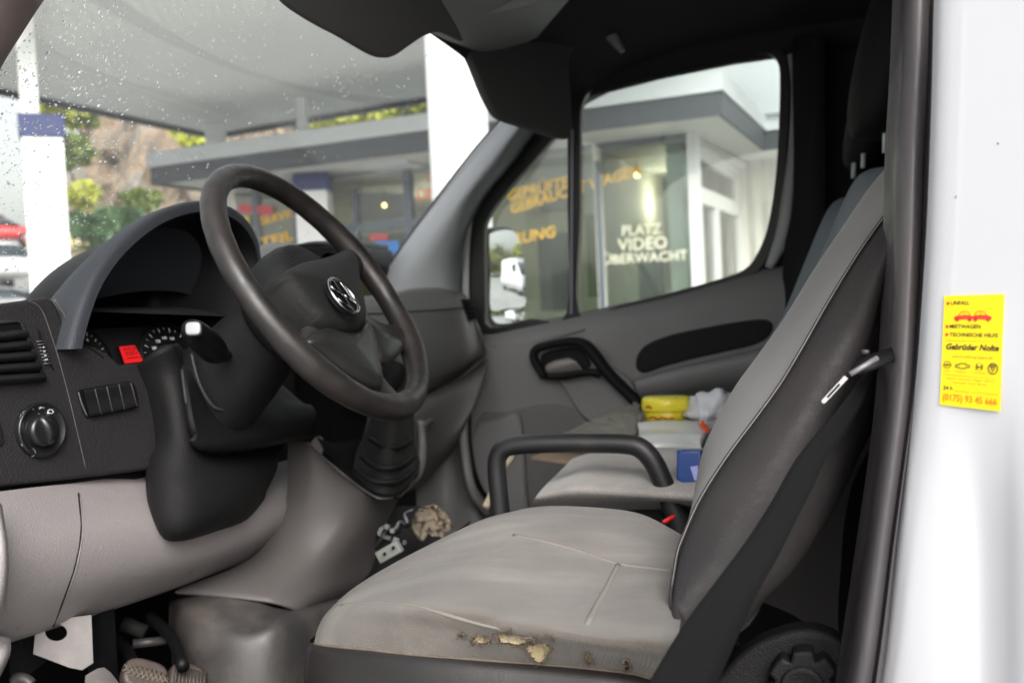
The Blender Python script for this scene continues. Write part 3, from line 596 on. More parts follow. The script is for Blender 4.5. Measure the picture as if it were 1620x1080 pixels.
def gauge(cx, cy, rx, marks, par, a_from, a_to, n):
    c = Cp(cx,cy,.004); r = (Cp(cx+rx,cy,.004)-c).length
    g = grid('gauge', [ring(c,cb[1],cb[2],r*1.10,44),ring(c+CP[1]*.006,cb[1],cb[2],r*1.08,44),ring(c+CP[1]*.001,cb[1],cb[2],r*1.0,44),[c+CP[1]*.001]*44], M_gauge, par, closed_u=True)
    for i in range(n):
        a = a_from+(a_to-a_from)*i/(n-1); d = cb[1]*math.cos(a)+cb[2]*math.sin(a)
        k = .86 if i % 2 == 0 else .92
        tube('gauge_tick', [c+CP[1]*.003+d*r*k, c+CP[1]*.003+d*r*.97], .0006 if i % 2 == 0 else .0004, M_ink, g, seg=4)
    for tx, a in marks:
        d = cb[1]*math.cos(a)+cb[2]*math.sin(a)
        text('gauge_number', tx, c+CP[1]*.003+d*r*.70, cb[1], cb[2], .0068, M_ink, g)
    return g

gauge(276,578,44,[(str(v), R_(205-22*i)) for i,v in enumerate((40,60,80,100,120,140,160))], clu, R_(215), R_(30), 17)
gauge(132,568,38,[('3',R_(95)),('4',R_(58)),('5',R_(14))], clu, R_(150), R_(-5), 15)
disp = cplate('info_display', [(188,547),(214,544),(229,572),(198,576)], .004, M_gauge, clu, o=.010)
M_red2 = mat('display_bright', (.3,.01,.01), .3, emit=(1,.05,.06), estr=.95)
cplate('display_field', [(190,548),(213,546),(227,571),(199,574)], .002, M_red, disp, o=.012)
for r_, ys in enumerate((551.5,558.5)):
    for c_ in range(4):
        x = 195+c_*5+r_*3; tube('display_digit', [Cp(x,ys-.4*c_,.0135),Cp(x+2.5,ys-2-.4*c_,.0135),Cp(x+3.5,ys+2-.4*c_,.0135),Cp(x+1,ys+3.3-.4*c_,.0135)], .0006, M_redd, disp, seg=4)
tube('display_bar', [Cp(199,567,.0135),Cp(224,563.5,.0135)], .0006, M_redd, disp, seg=4)
# ---- knee panel
kn = [[(-150,800),(0,777),(122,763),(245,748),(330,745),(420,735),(470,720),(500,690)],
      [(-150,830),(0,800),(123,787),(248,775),(335,770),(425,752),(478,735),(508,690)],
      [(-150,900),(0,860),(128,842),(252,828),(345,815),(430,797),(480,775),(512,700)],
      [(-150,980),(0,935),(122,915),(250,893),(350,868),(428,838),(474,806),(508,730)],
      [(-150,1050),(0,1004),(98,976),(232,936),(342,897),(420,866),(462,830),(498,760)],
      [(-150,1068),(0,1021),(88,993),(230,947),(340,907),(418,877),(452,852),(485,800)],
      [(-150,1060),(0,1015),(88,988),(230,942),(340,902),(416,872),(450,848),(480,800)]]
kx = [-.870,-.845,-.800,-.800,-.840,-.875,-.95]; kc_ = [0,0,0,0,0,-.004,-.02,-.075]
knee = grid('knee_panel', smoothgrid([[U(x,y,X=kx[i]+kc_[j]) for j,(x,y) in enumerate(r)] for i,r in enumerate(kn)],5,5), M_knee, van)
kb = bvh_of(knee)
def onmesh(bv, pts, off): 
    o = []
    for x, y in pts:
        p, n = hit(bv, x, y, off, wloc)
        if p is not None: o.append(p)
    return o
tube('panel_joint', onmesh(kb,[(122,760),(124,780),(127,810),(128,840),(124,870),(117,900),(107,930),(96,960),(84,990)],.0002), .0010, M_gauge, knee, seg=6, n=3)
tube('panel_joint', onmesh(kb,[(123.5,762),(126,782),(129,811),(130,840),(126,871),(119,901),(109,931),(98,961),(86,990)],.0002), .0009, M_knee, knee, seg=6, n=3)
for x_, y_ in ((30,990),(300,905),(405,868)):
    p_, n_ = hit(kb, x_, y_, 0)
    if p_ is not None:
        b_ = plane_basis(p_, n_); sr = grid('screw', [ring(p_+n_*.0002,b_[1],b_[2],.0042,18),ring(p_-n_*.0006,b_[1],b_[2],.0036,18),[p_-n_*.0006]*18], M_gauge, knee, closed_u=True)
# footwell side moulding at the far left
grid('kick_panel', smoothgrid([[U(-60,760,D=1.0),U(-10,785,D=.98),U(4,800,D=1.0)],[U(-60,850,D=.98),U(2,860,D=.955),U(14,880,D=.985)],[U(-60,930,D=.98),U(-4,940,D=.96),U(10,950,D=.99)],[U(-60,1030,D=1.0),U(-30,1010,D=.99),U(-2,1000,D=1.02)]],4,4), M_knee, van)
grid('kick_panel', smoothgrid([[U(-60,1000,D=1.05),U(0,1005,D=1.05),U(17,1010,D=1.06)],[U(-60,1050,D=1.03),U(0,1040,D=1.03),U(16,1035,D=1.05)],[U(-60,1120,D=1.05),U(-20,1100,D=1.05),U(-2,1075,D=1.06)]],4,4), M_knee, van)
# ---- lower column cover
def Gp(x,y,X): return U(x,y,X=X)
cov = [[(226,575),(240,557),(262,545),(275,556),(300,575),(340,600)],
       [(240,640),(256,600),(278,600),(300,620),(330,640),(380,650)],
       [(256,710),(272,680),(292,690),(320,700),(370,705),(440,690)],
       [(246,745),(262,735),(296,745),(340,745),(390,735),(440,715)],
       [(250,800),(258,790),(290,785),(340,780),(385,765),(428,738)],
       [(262,836),(270,834),(295,830),(340,815),(383,800),(410,772)],
       [(268,840),(278,842),(300,838),(340,826),(382,812),(408,785)]]
cX = [[-.86,-.835,-.82,-.85,-.87,-.88],[-.865,-.835,-.82,-.85,-.87,-.88],[-.855,-.82,-.80,-.84,-.86,-.87],[-.85,-.81,-.785,-.79,-.81,-.85],[-.83,-.80,-.775,-.77,-.785,-.82],[-.825,-.79,-.775,-.772,-.785,-.82],[-.84,-.82,-.81,-.81,-.82,-.84]]
grid('column_lower_cover', smoothgrid([[U(x,y,X=cX[i][j]+.012) for j,(x,y) in enumerate(r)] for i,r in enumerate(cov)],5,5), M_blk, van, solid=.012)
# column boot box
bxr = [[(285,568),(300,560),(330,555),(370,560),(400,575)],
       [(286,590),(300,585),(345,600),(400,615),(470,640)],
       [(292,640),(306,650),(345,655),(400,655),(492,650)],
       [(300,680),(316,694),(350,690),(400,680),(492,675)],
       [(312,695),(325,705),(360,706),(410,698),(488,684)],
       [(330,700),(345,708),(370,710),(415,702),(470,690)]]
bX = [-.86,-.80,-.77,-.76,-.77,-.86]
cbx = grid('column_boot', smoothgrid([[U(x,y,X=bX[i]) for x,y in r] for i,r in enumerate(bxr)],5,5), M_blk, van, solid=.008)
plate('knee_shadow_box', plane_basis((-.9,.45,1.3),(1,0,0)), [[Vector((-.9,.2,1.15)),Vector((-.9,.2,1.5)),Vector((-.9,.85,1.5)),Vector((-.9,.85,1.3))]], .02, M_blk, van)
# steering column
WC = U(511,458,D=1.31); e = R_(33); WN = Vector((math.cos(e),0,math.sin(e))); WR_ = Vector((0,1,0)); WU = Vector((-math.sin(e),0,math.cos(e)))
def colring(t, ra, rb, up=0): 
    c = WC+WN*t+WU*up; return [c+WR_*(ra*math.cos(a)*(abs(math.cos(a))**-.25 if abs(math.cos(a))>.01 else 1))+WU*(rb*math.sin(a)) for a in [2*math.pi*i/28 for i in range(28)]]
colm = grid('steering_column', [colring(-.30,.066,.075,-.03),colring(-.24,.066,.07,-.02),colring(-.16,.060,.060,-.01),colring(-.10,.055,.052),colring(-.085,.05,.048),colring(-.08,.04,.04)], M_blk, van, closed_u=True, caps=True)
tube('column_rib', [U(288,585,X=-.79),U(298,650,X=-.765),U(320,697,X=-.755),U(345,708,X=-.755)], .0022, M_hood, colm, n=5, seg=6)
tube('column_rib', [U(303,560,X=-.78),U(315,605,X=-.765),U(335,640,X=-.755),U(352,648,X=-.75),U(362,645,X=-.75)], .0022, M_hood, colm, n=5, seg=6)
tube('column_rib', [U(322,565,X=-.78),U(340,600,X=-.765),U(362,622,X=-.75),U(385,632,X=-.74)], .002, M_hood, colm, n=5, seg=6)
# stalk
s0 = U(300,518,D=1.16); s1 = U(345,560,D=1.25); s2 = U(372,565,D=1.33); s3 = U(440,560,D=1.42); sdv = (s0-s1).normalized()
st = tube('indicator_stalk', [s0, s0.lerp(s1,.15), s0.lerp(s1,.5), s0.lerp(s1,.85), s1+(s2-s1)*.15, s1.lerp(s2,.5), s2, s3], [.010,.0145,.0175,.0165,.0105,.007,.007,.008], M_gauge, van, n=5, seg=20)
M_cap = mat('stalk_end_silver', (.20,.20,.21), .45, .2)
capn = (CAM-s0).normalized()*.5+sdv*.7; capn.normalize()
sc_, sh_, sv_, sn_ = plane_basis(U(305,519,D=1.145), (capn))
sq = [sc_+sh_*(.0088*math.copysign(abs(math.cos(a))**.6,math.cos(a)))+sv_*(.0080*math.copysign(abs(math.sin(a))**.6,math.sin(a))) for a in [2*math.pi*i/32 for i in range(32)]]
plate('stalk_button', (sc_,sh_,sv_,sn_), [sq], .008, M_cap, st, bevel=.002)
sq2 = [sc_+(p-sc_)*1.15 for p in sq]; plate('stalk_collar', (sc_,sh_,sv_,sn_), [sq2], .006, M_blk, st, bevel=.002, front=-.003)
# ---- dash centre and passenger side
M_topg = mat('dash_top_grey', (.12,.118,.116), .6, bump=.2)
hump = grid('dash_storage_lid', smoothgrid([[U(408,450,X=-1.05),U(410,395,X=-1.05),U(425,385,X=-1.08),U(455,384,X=-1.10),U(478,398,X=-1.10),U(488,440,X=-1.10)],
                                     [U(404,450,X=-.97),U(408,402,X=-.97),U(425,394,X=-.98),U(458,394,X=-1.0),U(485,412,X=-1.0),U(494,450,X=-1.0)],
                                     [U(404,500,X=-.90),U(408,440,X=-.90),U(430,430,X=-.90),U(460,430,X=-.9),U(488,440,X=-.9),U(498,500,X=-.90)]],4,4), M_topg, van)
tube('dash_ledge', [U(472,392,X=-1.08),U(500,387,X=-1.08),U(550,387,X=-1.08),U(610,392,X=-1.08)], .008, M_blk, van, n=3)
plate('dash_ledge_panel', plane_basis((-1.07,1,1.5),(1,0,0)), [[U(465,392,X=-1.07),U(540,389,X=-1.07),U(620,396,X=-1.07),U(640,470,X=-1.07),U(465,470,X=-1.07)]], .02, M_doord, van, bevel=.003)
rad = plate('centre_display', plane_basis(U(590,470,X=-.93),(.96,-.25,.1)), [crom([U(x,y,PL=(U(590,470,X=-.93),Vector((.96,-.25,.1)).normalized())) for x,y in [(560,440),(572,432),(592,438),(604,462),(612,495),(600,505),(580,500)]],4,True)], .02, M_blk, van, bevel=.004)
plate('display_glass', plane_basis(U(585,460,X=-.925),(.96,-.25,.1)), [crom([U(x,y,PL=(U(585,460,X=-.925),Vector((.96,-.25,.1)).normalized())) for x,y in [(568,447),(580,444),(596,470),(590,478),(578,470)]],4,True)], .004, mat('olive_screen',(.07,.07,.035),.15), rad)
dp = [[(560,470),(620,462),(650,456),(690,455),(722,458),(735,466),(741,474)],
      [(560,475),(620,467),(650,462),(690,462),(722,465),(739,473),(746,484)],
      [(560,498),(620,494),(660,491),(700,488),(728,487),(745,492),(753,505)],
      [(560,540),(620,545),(660,545),(700,540),(732,532),(755,528),(764,530)],
      [(560,600),(620,598),(665,592),(700,585),(735,572),(760,560),(768,553)],
      [(560,640),(620,636),(665,624),(700,606),(735,587),(762,567),(770,558)],
      [(560,640),(620,636),(665,626),(700,610),(735,592),(758,572),(766,565)]]
dxs = [-.93,-.91,-.885,-.87,-.87,-.90,-.93]
pdash = grid('passenger_dashboard', smoothgrid([[U(x,y,X=dxs[i]+(0,0,0,.005,.02,.05,.05)[j]) for j,(x,y) in enumerate(r)] for i,r in enumerate(dp)],5,5), M_dashp, van)
pb_ = bvh_of(pdash)
tube('glovebox_seam', onmesh(pb_,[(570,497),(620,495),(660,492),(700,490),(735,487),(747,492)],.0005), .0016, M_gauge, pdash, n=3, seg=6)
tube('glovebox_seam', onmesh(pb_,[(742,484),(748,500),(756,530),(764,552)],.0005), .0014, M_gauge, pdash, n=3, seg=6)
sv = plate('side_vent', plane_basis(U(741,488,X=-.835),(.6,-.75,.1)), [[U(x,y,PL=(U(741,488,X=-.835),Vector((.6,-.75,.1)).normalized())) for x,y in [(730,473),(743,473),(754,503),(742,508)]]], .01, M_gauge, pdash, bevel=.001)
for i in range(4): tube('vent_slat', [U(733+i*2.5,478+i*7,X=-.828),U(746+i*2.3,477+i*7,X=-.828)], .0022, M_blk, sv, seg=5)
# lower glovebox, lighter
gl = [[(640,640),(700,612),(735,594),(764,570),(771,560)],[(640,660),(700,630),(737,610),(764,590),(770,580)],[(640,700),(690,680),(725,660),(755,630),(764,600)],[(640,745),(680,725),(706,705),(735,670),(755,630)],[(640,780),(670,765),(690,745),(715,715),(735,680)]]
glx = [-.89,-.86,-.86,-.88,-.93]
grid('glovebox', smoothgrid([[U(x,y,X=glx[i]+(0,.0,.02,.05,.05)[j]) for j,(x,y) in enumerate(r)] for i,r in enumerate(gl)],4,4), mat('glovebox_grey',(.105,.10,.096),.55,bump=.2), van)
tube('glovebox_latch', [U(668,678,X=-.84),U(676,668,X=-.84),U(684,665,X=-.84)], .006, M_cons, van, n=3, seg=8)
# footwell passenger
grid('passenger_footwell', smoothgrid([[U(640,700,X=-.97),U(700,700,X=-.95),U(735,670,X=-.88),U(748,640,X=-.86)],[U(640,780,X=-.98),U(700,790,X=-.95),U(740,760,X=-.87),U(750,740,X=-.85)],[U(640,880,X=-1.0),U(700,880,X=-.96),U(755,860,X=-.86),U(775,830,X=-.84)]],4,4), M_door, van)
tube('footwell_edge', [U(733,655,X=-.85),U(734,700,X=-.85),U(741,752,X=-.84),U(752,785,X=-.83),U(772,812,X=-.82)], .011, M_door, van, n=4)
tube('door_gap', [U(742,652,X=-.845),U(743,700,X=-.845),U(751,748,X=-.835),U(764,778,X=-.825),U(784,802,X=-.81)], .006, M_gauge, van, n=4)
# ---- centre console
cn = [[(455,690),(485,700),(503,718),(540,747),(575,775),(600,788),(630,790)],
      [(455,720),(487,712),(502,732),(536,760),(568,787),(592,800),(625,800)],
      [(450,800),(470,800),(490,810),(520,820),(545,835),(572,845),(600,850)],
      [(400,880),(430,872),(455,872),(480,880),(500,895),(530,910),(585,905)],
      [(285,930),(330,930),(370,935),(410,940),(440,945),(485,955),(520,960)],
      [(285,940),(330,945),(370,948),(410,952),(445,958),(480,970),(500,975)]]
cnD = [1.62,1.60,1.56,1.52,1.42,1.42]; cnj = [0,-.02,-.035,-.04,-.035,.01,.14]
cons = grid('centre_console', smoothgrid([[U(x,y,D=cnD[i]+cnj[j]) for j,(x,y) in enumerate(r)] for i,r in enumerate(cn)],5,5), M_cons, van)
# gear gaiter and lever
grid('gear_surround', smoothgrid([[U(500,690,D=1.66),U(530,700,D=1.66),U(600,690,D=1.72),U(650,700,D=1.75),U(665,730,D=1.75)],[U(512,712,D=1.62),U(535,735,D=1.65),U(590,740,D=1.70),U(640,745,D=1.74),U(662,752,D=1.74)],[U(528,730,D=1.60),U(552,755,D=1.60),U(590,778,D=1.62),U(630,778,D=1.66),U(650,762,D=1.70)],[U(545,748,D=1.60),U(570,770,D=1.585),U(598,787,D=1.58),U(628,785,D=1.62),U(648,768,D=1.66)]],5,5), M_blk, van)
def gz_(pts): return [U(x,y,D=d+(.034 if k % 2 else -.008)*(1 if y > 630 else 0)) for k,(x,y,d) in enumerate(pts)]
gt = grid('gear_gaiter', smoothgrid([gz_([(594,590,1.68),(606,592,1.61),(624,594,1.60),(642,592,1.61),(654,590,1.68)]),
  gz_([(592,640,1.68),(604,645,1.62),(622,650,1.60),(640,646,1.62),(652,640,1.68)]),
  gz_([(584,680,1.68),(598,690,1.60),(620,688,1.585),(640,694,1.61),(652,685,1.69)]),
  gz_([(566,712,1.67),(588,728,1.60),(612,722,1.57),(636,732,1.60),(654,715,1.69)]),
  gz_([(560,735,1.64),(582,748,1.575),(610,752,1.58),(636,750,1.58),(656,735,1.68)]),
  gz_([(556,748,1.61),(580,768,1.57),(604,782,1.56),(634,774,1.59),(654,750,1.67)])],4,4), mat('gaiter_black',(.008,.008,.008),.95,bump=.6,bscale=60), van, solid=.004)
for q_ in ([(586,694,1.598),(604,704,1.575),(630,706,1.575),(650,696,1.66)],[(572,722,1.60),(594,738,1.56),(628,738,1.565),(652,724,1.66)],[(562,742,1.58),(590,760,1.55),(630,760,1.565),(654,742,1.66)]): tube('boot_pleat', [U(x,y,D=d) for x,y,d in q_], .0045, M_blk, gt, n=5, seg=8)
tube('console_rim', gz_([(487,700,1.575),(504,717,1.565),(540,747,1.55),(575,774,1.545),(600,788,1.545),(622,787,1.57)]), .0018, M_cons, van, n=4, seg=8)
tube('gear_lever', [U(615,615,D=1.60),U(622,590,D=1.60),U(630,572,D=1.60)], [.014,.020,.018], M_blk, gt, n=4)
tube('console_side_rail', [U(592,620,D=1.75),U(590,660,D=1.74),U(580,700,D=1.73),U(566,735,D=1.70)], .010, M_hood, van, n=4, flat=(1,.6))
tube('console_side_rail', [U(665,665,D=1.85),U(668,700,D=1.85),U(666,735,D=1.82),U(655,758,D=1.78),U(630,780,D=1.72)], .008, M_cons, van, n=4)
box('centre_stack', (-1.0,1.08,1.18), (.05,.42,.36), M_blk, van, bevel=.02)
# ---- tunnel box in the footwell
tb = [[(268,952),(290,945),(340,942),(400,950),(445,962),(490,957),(560,940)],
      [(267,962),(290,958),(340,975),(395,988),(440,975),(490,965),(560,950)],
      [(267,1000),(290,1000),(335,1005),(390,1010),(445,995),(495,1000),(560,1000)],
      [(272,1045),(295,1050),(335,1050),(390,1050),(448,1040),(500,1040),(560,1040)],
      [(278,1110),(300,1120),(335,1120),(390,1120),(450,1110),(500,1110),(560,1110)]]
tbD = [1.40,1.36,1.34,1.33,1.32]; tbj = [.08,.02,-.01,-.02,.0,.06,.16]
grid('engine_tunnel', smoothgrid([[U(x,y,D=tbD[i]+tbj[j]) for j,(x,y) in enumerate(r)] for i,r in enumerate(tb)],5,5), M_tun, van)
# ---- footwell: white bracket, pedals, hoses
M_pw = mat('pale_primer', (.15,.14,.14), .5, var=.05, col2=(.3,.24,.22), c2amt=.5, c2scale=18, c2thr=.62)
bp_ = U(100,1015,D=1.16); BN = Vector((.65,-.70,.2)).normalized()
def Bp(x,y,o=0): return U(x,y,PL=(bp_+BN*o,BN))
bk = plate('floor_bracket', plane_basis(bp_,BN), [[Bp(57,982),Bp(145,972),Bp(148,1048),Bp(130,1060),Bp(110,1056),Bp(52,1034)],
    crom([Bp(*p) for p in pe(89,1000,17,13,10)],2,True)], .004, M_pw, van, bevel=.001)
grid('sill_plate', smoothgrid([[U(135,1068,D=1.12),U(165,1055,D=1.15),U(192,1085,D=1.15)],[U(133,1100,D=1.08),U(165,1100,D=1.10),U(200,1110,D=1.12)]],3,3), M_pw, van)
tube('wiring_clip', [U(22,1078,D=1.1),U(28,1072,D=1.1),U(40,1074,D=1.1),U(50,1082,D=1.1)], .006, M_tun, van, n=3)
box('pedal_bracket', U(160,1010,D=1.25), (.012,.012,.12), M_gauge, van)
M_ped = mat('pedal_rubber', (.05,.04,.036), .5, bump=.3, col2=(.07,.055,.045), c2amt=.6, c2scale=30, c2thr=.5)
def pedal(cx, cy, wpx, hpx, n, _z, D, style):
    c = U(cx,cy,D=D); n = Vector(n).normalized(); b = plane_basis(c,n,Rv); _, h, v, _ = b
    s = D/FPX; pts = [c+v*(wpx*s*math.copysign(abs(math.cos(a))**.7,math.cos(a)))+h*(hpx*s*math.copysign(abs(math.sin(a))**.7,math.sin(a))) for a in [2*math.pi*i/36 for i in range(36)]]
    pd = plate('pedal', b, [pts], .018, M_ped, van, bevel=.005)
    if style == 0:
        for i in range(-4,5):
            for sg in (1,-1):
                a = c+v*(i*wpx*s*.22); p0 = a-v*sg*.005-h*hpx*s*.36*math.sqrt(max(0,1-(i/5)**2)); p1 = a+v*sg*.005+h*hpx*s*.36*math.sqrt(max(0,1-(i/5)**2))
                tube('pedal_rib', [p0+n*.0006,p1+n*.0006], .0012, mat('rib_worn',(.09,.07,.055),.6) if i == -4 and sg == 1 else bpy.data.materials['rib_worn'], pd, seg=5)
    else:
        for i in range(-4,5): tube('pedal_rib', [c+v*(i*.2*wpx*s)-h*hpx*s*.6+n*.001, c+v*(i*.2*wpx*s+.004)+h*hpx*s*.6+n*.001], .0017, M_ped, pd, seg=5)
    return pd
p1 = pedal(232,1066,36,26,(.75,-.35,.55),0,1.22,0); p2 = pedal(298,1072,30,26,(.75,-.35,.55),0,1.30,1)
for p_, q_ in (((215,1060),(160,1000)),((290,1055),(235,975))):
    tube('pedal_arm', [U(*p_,D=1.28),U((p_[0]+q_[0])/2+8,(p_[1]+q_[1])/2-8,D=1.34),U(*q_,D=1.38)], .008, M_gauge, p1 if p_[0] == 215 else p2, n=4)
tube('pedal_hinge', [U(210,1018,D=1.34),U(262,1012,D=1.36)], .006, M_tun, van); tube('pedal_spring', [U(195,985,D=1.36),U(230,1000,D=1.36)], .010, M_doord, van)
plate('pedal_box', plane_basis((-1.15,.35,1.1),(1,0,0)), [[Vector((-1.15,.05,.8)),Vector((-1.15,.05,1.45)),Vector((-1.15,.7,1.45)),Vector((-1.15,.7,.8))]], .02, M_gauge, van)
# junk on the passenger side floor
M_conn = mat('pale_connector', (.22,.235,.215), .5)
grid('side_floor', [[U(580,800,D=1.9),U(665,800,D=1.95)],[U(500,960,D=1.75),U(780,960,D=1.9)]], M_carpet, van)
# ================================================================== steering wheel
def W(a, b, o=0): return WC+WR_*a+WU*b+WN*o      # a to the driver's right, b up the wheel, o toward the driver
def Wp(x, y, o=0): return U(x, y, PL=(WC+WN*o, WN))
N = 96; rp = [W(.183*math.cos(2*math.pi*i/N), .183*math.sin(2*math.pi*i/N)) for i in range(N)]
rr = []
for i in range(N):
    a = math.degrees(2*math.pi*i/N); r = .0155
    for c in (20, 220, -30, -90): r += .0022*math.exp(-((a-c+180) % 360-180)**2/300)
    rr.append(r + .0002*math.sin(i*2.1))
swl = tube('steering_wheel', rp, rr, M_wheel, van, seg=24, closed=True)
swl['label'] = 'worn dark leather steering wheel'
# airbag pad (outline on the wheel plane, domed)
pad = [(415,446),(430,430),(470,418),(505,410),(532,401),(548,395),(560,402),(566,425),(570,450),(577,485),(578,505),(568,522),(545,524),(520,516),(500,520),(487,535),(470,540),(440,500),(420,470)]
def Wlim(p, lim):
    q = p-WC; a, b, o = q.dot(WR_), q.dot(WU), q.dot(WN); r = math.hypot(a,b); k = min(1, lim/r) if not (r > 0 and -8 < math.degrees(math.atan2(b,a)) < 50) else min(1,.150/r)
    return WC+WR_*a*k+WU*b*k+WN*o
po = crom([Wlim(Wp(x,y,.016),.112) for x,y in pad],3,True); pc = sum(po, Vector())/len(po)
def dome(k, o): return [pc+(p-pc)*k+WN*o for p in po]
pd_ = grid('airbag_pad', [dome(1.0,-.05),dome(1.02,-.02),dome(1.0,-.004),dome(.96,.003),dome(.88,.0075),dome(.7,.0115),dome(.45,.0145),dome(.2,.016),dome(.0,.0165)], M_pad, swl, closed_u=True)
# emblem
ec = Wp(541.5,469.5,.039); er = .0255
em = tube('emblem', ring(ec+WN*.002,WR_,WU,er,40), .0022, M_chrome, swl, seg=8, closed=True)
grid('emblem_disc', [ring(ec,WR_,WU,er,40),ring(ec-WN*.004,WR_,WU,er,40),], M_gloss, em, closed_u=True); plate('emblem_back', (ec,WR_,WU,WN), [ring(ec,WR_,WU,er,40)], .003, M_gauge, em)
def E(x,y):
    x, y = x*math.cos(R_(30))-y*math.sin(R_(30)), x*math.sin(R_(30))+y*math.cos(R_(30)); return ec+WR_*x*er+WU*y*er+WN*.0022
for pl in ([(-.42,.86),(0,.08),(.42,.86)],[(-.88,.38),(-.45,-.72),(-.02,.02)],[(.88,.38),(.45,-.72),(.02,.02)]):
    tube('emblem_letter', [E(*p) for p in pl], .0021, M_chrome, em, seg=6, flat=(1,1))
# hub shell behind the pad (bulky, reaches the column)
hub = [W(.085*math.cos(a), .080*math.sin(a)) for a in [2*math.pi*i/40 for i in range(40)]]
hc = W(0,0); grid('hub', [[hc+(p-hc)*.8-WN*.10 for p in hub],[hc+(p-hc)*1.02-WN*.05 for p in hub],[hc+(p-hc)*1.0-WN*.01 for p in hub],[hc+(p-hc)*.85+WN*.012 for p in hub]], M_pad, swl, closed_u=True, sub=1, caps=True)
# spokes: lofted from hub to rim
def spoke(a_deg, w0, w1, m, o0=.012, o1=-.002, r0=.06, r1=.176, bend=0, th=.012):
    rows = []
    for i in range(7):
        t = i/6; r = r0+(r1-r0)*t; wd = w0+(w1-w0)*(t**.8)+(.006*math.exp(-((1-t)*6)**2)); a = R_(a_deg+bend*t); o = o0+(o1-o0)*t - .012*math.sin(math.pi*t)
        d = (math.cos(a), math.sin(a)); s = (-d[1], d[0])
        q = [(-1,-.5),(-.85,.7),(-.3,1.0),(.3,1.0),(.85,.7),(1,-.5),(.6,-1),(-.6,-1)]
        rows.append([W(d[0]*r+s[0]*wd*x, d[1]*r+s[1]*wd*x, o+th*y) for x,y in q])
    return grid('spoke', rows, m, swl, closed_u=True, sub=2)
spoke(22,.034,.018,M_wheel,bend=-3); spoke(218,.034,.018,M_wheel,bend=3)
spoke(-36,.026,.022,M_wheel,bend=8,o0=.0,o1=-.004); spoke(-84,.026,.022,M_wheel,bend=-8,o0=.0,o1=-.004)
# lower glossy trim between hub and rim
tr = [(487,537),(500,522),(520,518),(545,526),(568,524),(580,510),(590,520),(596,545),(602,575),(607,607),(594,610),(572,600),(545,582),(520,562),(500,548)]
to = crom([Wp(x,y,.012) for x,y in tr],3,True); tcn = sum(to,Vector())/len(to)
grid('lower_trim', [[tcn+(p-tcn)*k+WN*o for p in to] for k,o in ((1,-.03),(1.0,-.004),(.95,.002),(.6,.006),(0,.008))], M_gloss, swl, closed_u=True)
tr2 = [(578,508),(592,515),(615,530),(634,538),(640,548),(632,562),(618,572),(600,570),(590,545)]
to2 = crom([Wp(x,y,.004) for x,y in tr2],3,True); tc2 = sum(to2,Vector())/len(to2)
grid('side_trim', [[tc2+(p-tc2)*k+WN*o for p in to2] for k,o in ((1,-.03),(1.0,-.004),(.95,.002),(.6,.005),(0,.006))], M_gloss, swl, closed_u=True)

# ================================================================== driver seat
M_cush = mat('worn_seat_fabric', (.100,.087,.075), .85, bump=.7, bscale=2500, bkind='weave', var=.10, vscale=5, sheen=.25)
def cushmat(m):
    t = m.node_tree; b = t.nodes['Principled BSDF']; tc = [n for n in t.nodes if n.type == 'TEX_COORD'][0]
    src = b.inputs['Base Color'].links[0].from_socket
    for sc3, rot, colr, lo, hi, amt in (((3,22,6),48,(.17,.152,.134),.45,.62,.85),((5,7,5),70,(.062,.049,.037),.43,.62,.9),((60,7,20),35,(.075,.064,.054),.60,.70,.4)):
        mp = t.nodes.new('ShaderNodeMapping'); mp.inputs['Scale'].default_value = sc3; mp.inputs['Rotation'].default_value = (0,0,R_(rot)); t.links.new(tc.outputs['Object'], mp.inputs[0])
        nz = t.nodes.new('ShaderNodeTexNoise'); nz.inputs['Scale'].default_value = 1.0; nz.inputs['Detail'].default_value = 7; nz.inputs['Roughness'].default_value = .6; t.links.new(mp.outputs[0], nz.inputs['Vector'])
        rp = t.nodes.new('ShaderNodeMapRange'); rp.inputs['From Min'].default_value = lo; rp.inputs['From Max'].default_value = hi; rp.inputs['To Max'].default_value = amt; t.links.new(nz.outputs['Fac'], rp.inputs[0])
        mx = t.nodes.new('ShaderNodeMix'); mx.data_type = 'RGBA'; t.links.new(rp.outputs[0], mx.inputs['Factor']); t.links.new(src, mx.inputs['A']); mx.inputs['B'].default_value = (*colr,1); src = mx.outputs['Result']
    t.links.new(src, b.inputs['Base Color'])
    mp = t.nodes.new('ShaderNodeMapping'); mp.inputs['Scale'].default_value = (4,13,4); mp.inputs['Rotation'].default_value = (0,0,R_(48)); t.links.new(tc.outputs['Object'], mp.inputs[0])
    nz = t.nodes.new('ShaderNodeTexNoise'); nz.inputs['Scale'].default_value = 1.3; nz.inputs['Detail'].default_value = 3; nz.inputs['Distortion'].default_value = .4; t.links.new(mp.outputs[0], nz.inputs['Vector'])
    b2 = t.nodes.new('ShaderNodeBump'); b2.inputs['Distance'].default_value = .012; b2.inputs['Strength'].default_value = .5; t.links.new(nz.outputs['Fac'], b2.inputs['Height'])
    b1 = [n for n in t.nodes if n.type == 'BUMP' and n != b2][0]; t.links.new(b2.outputs[0], b1.inputs['Normal'])
cushmat(M_cush)
seat = thing('driver_seat', 'worn driver seat with a torn beige grey cushion and black leather backrest side', 'seat', (-.25,.46,.82))
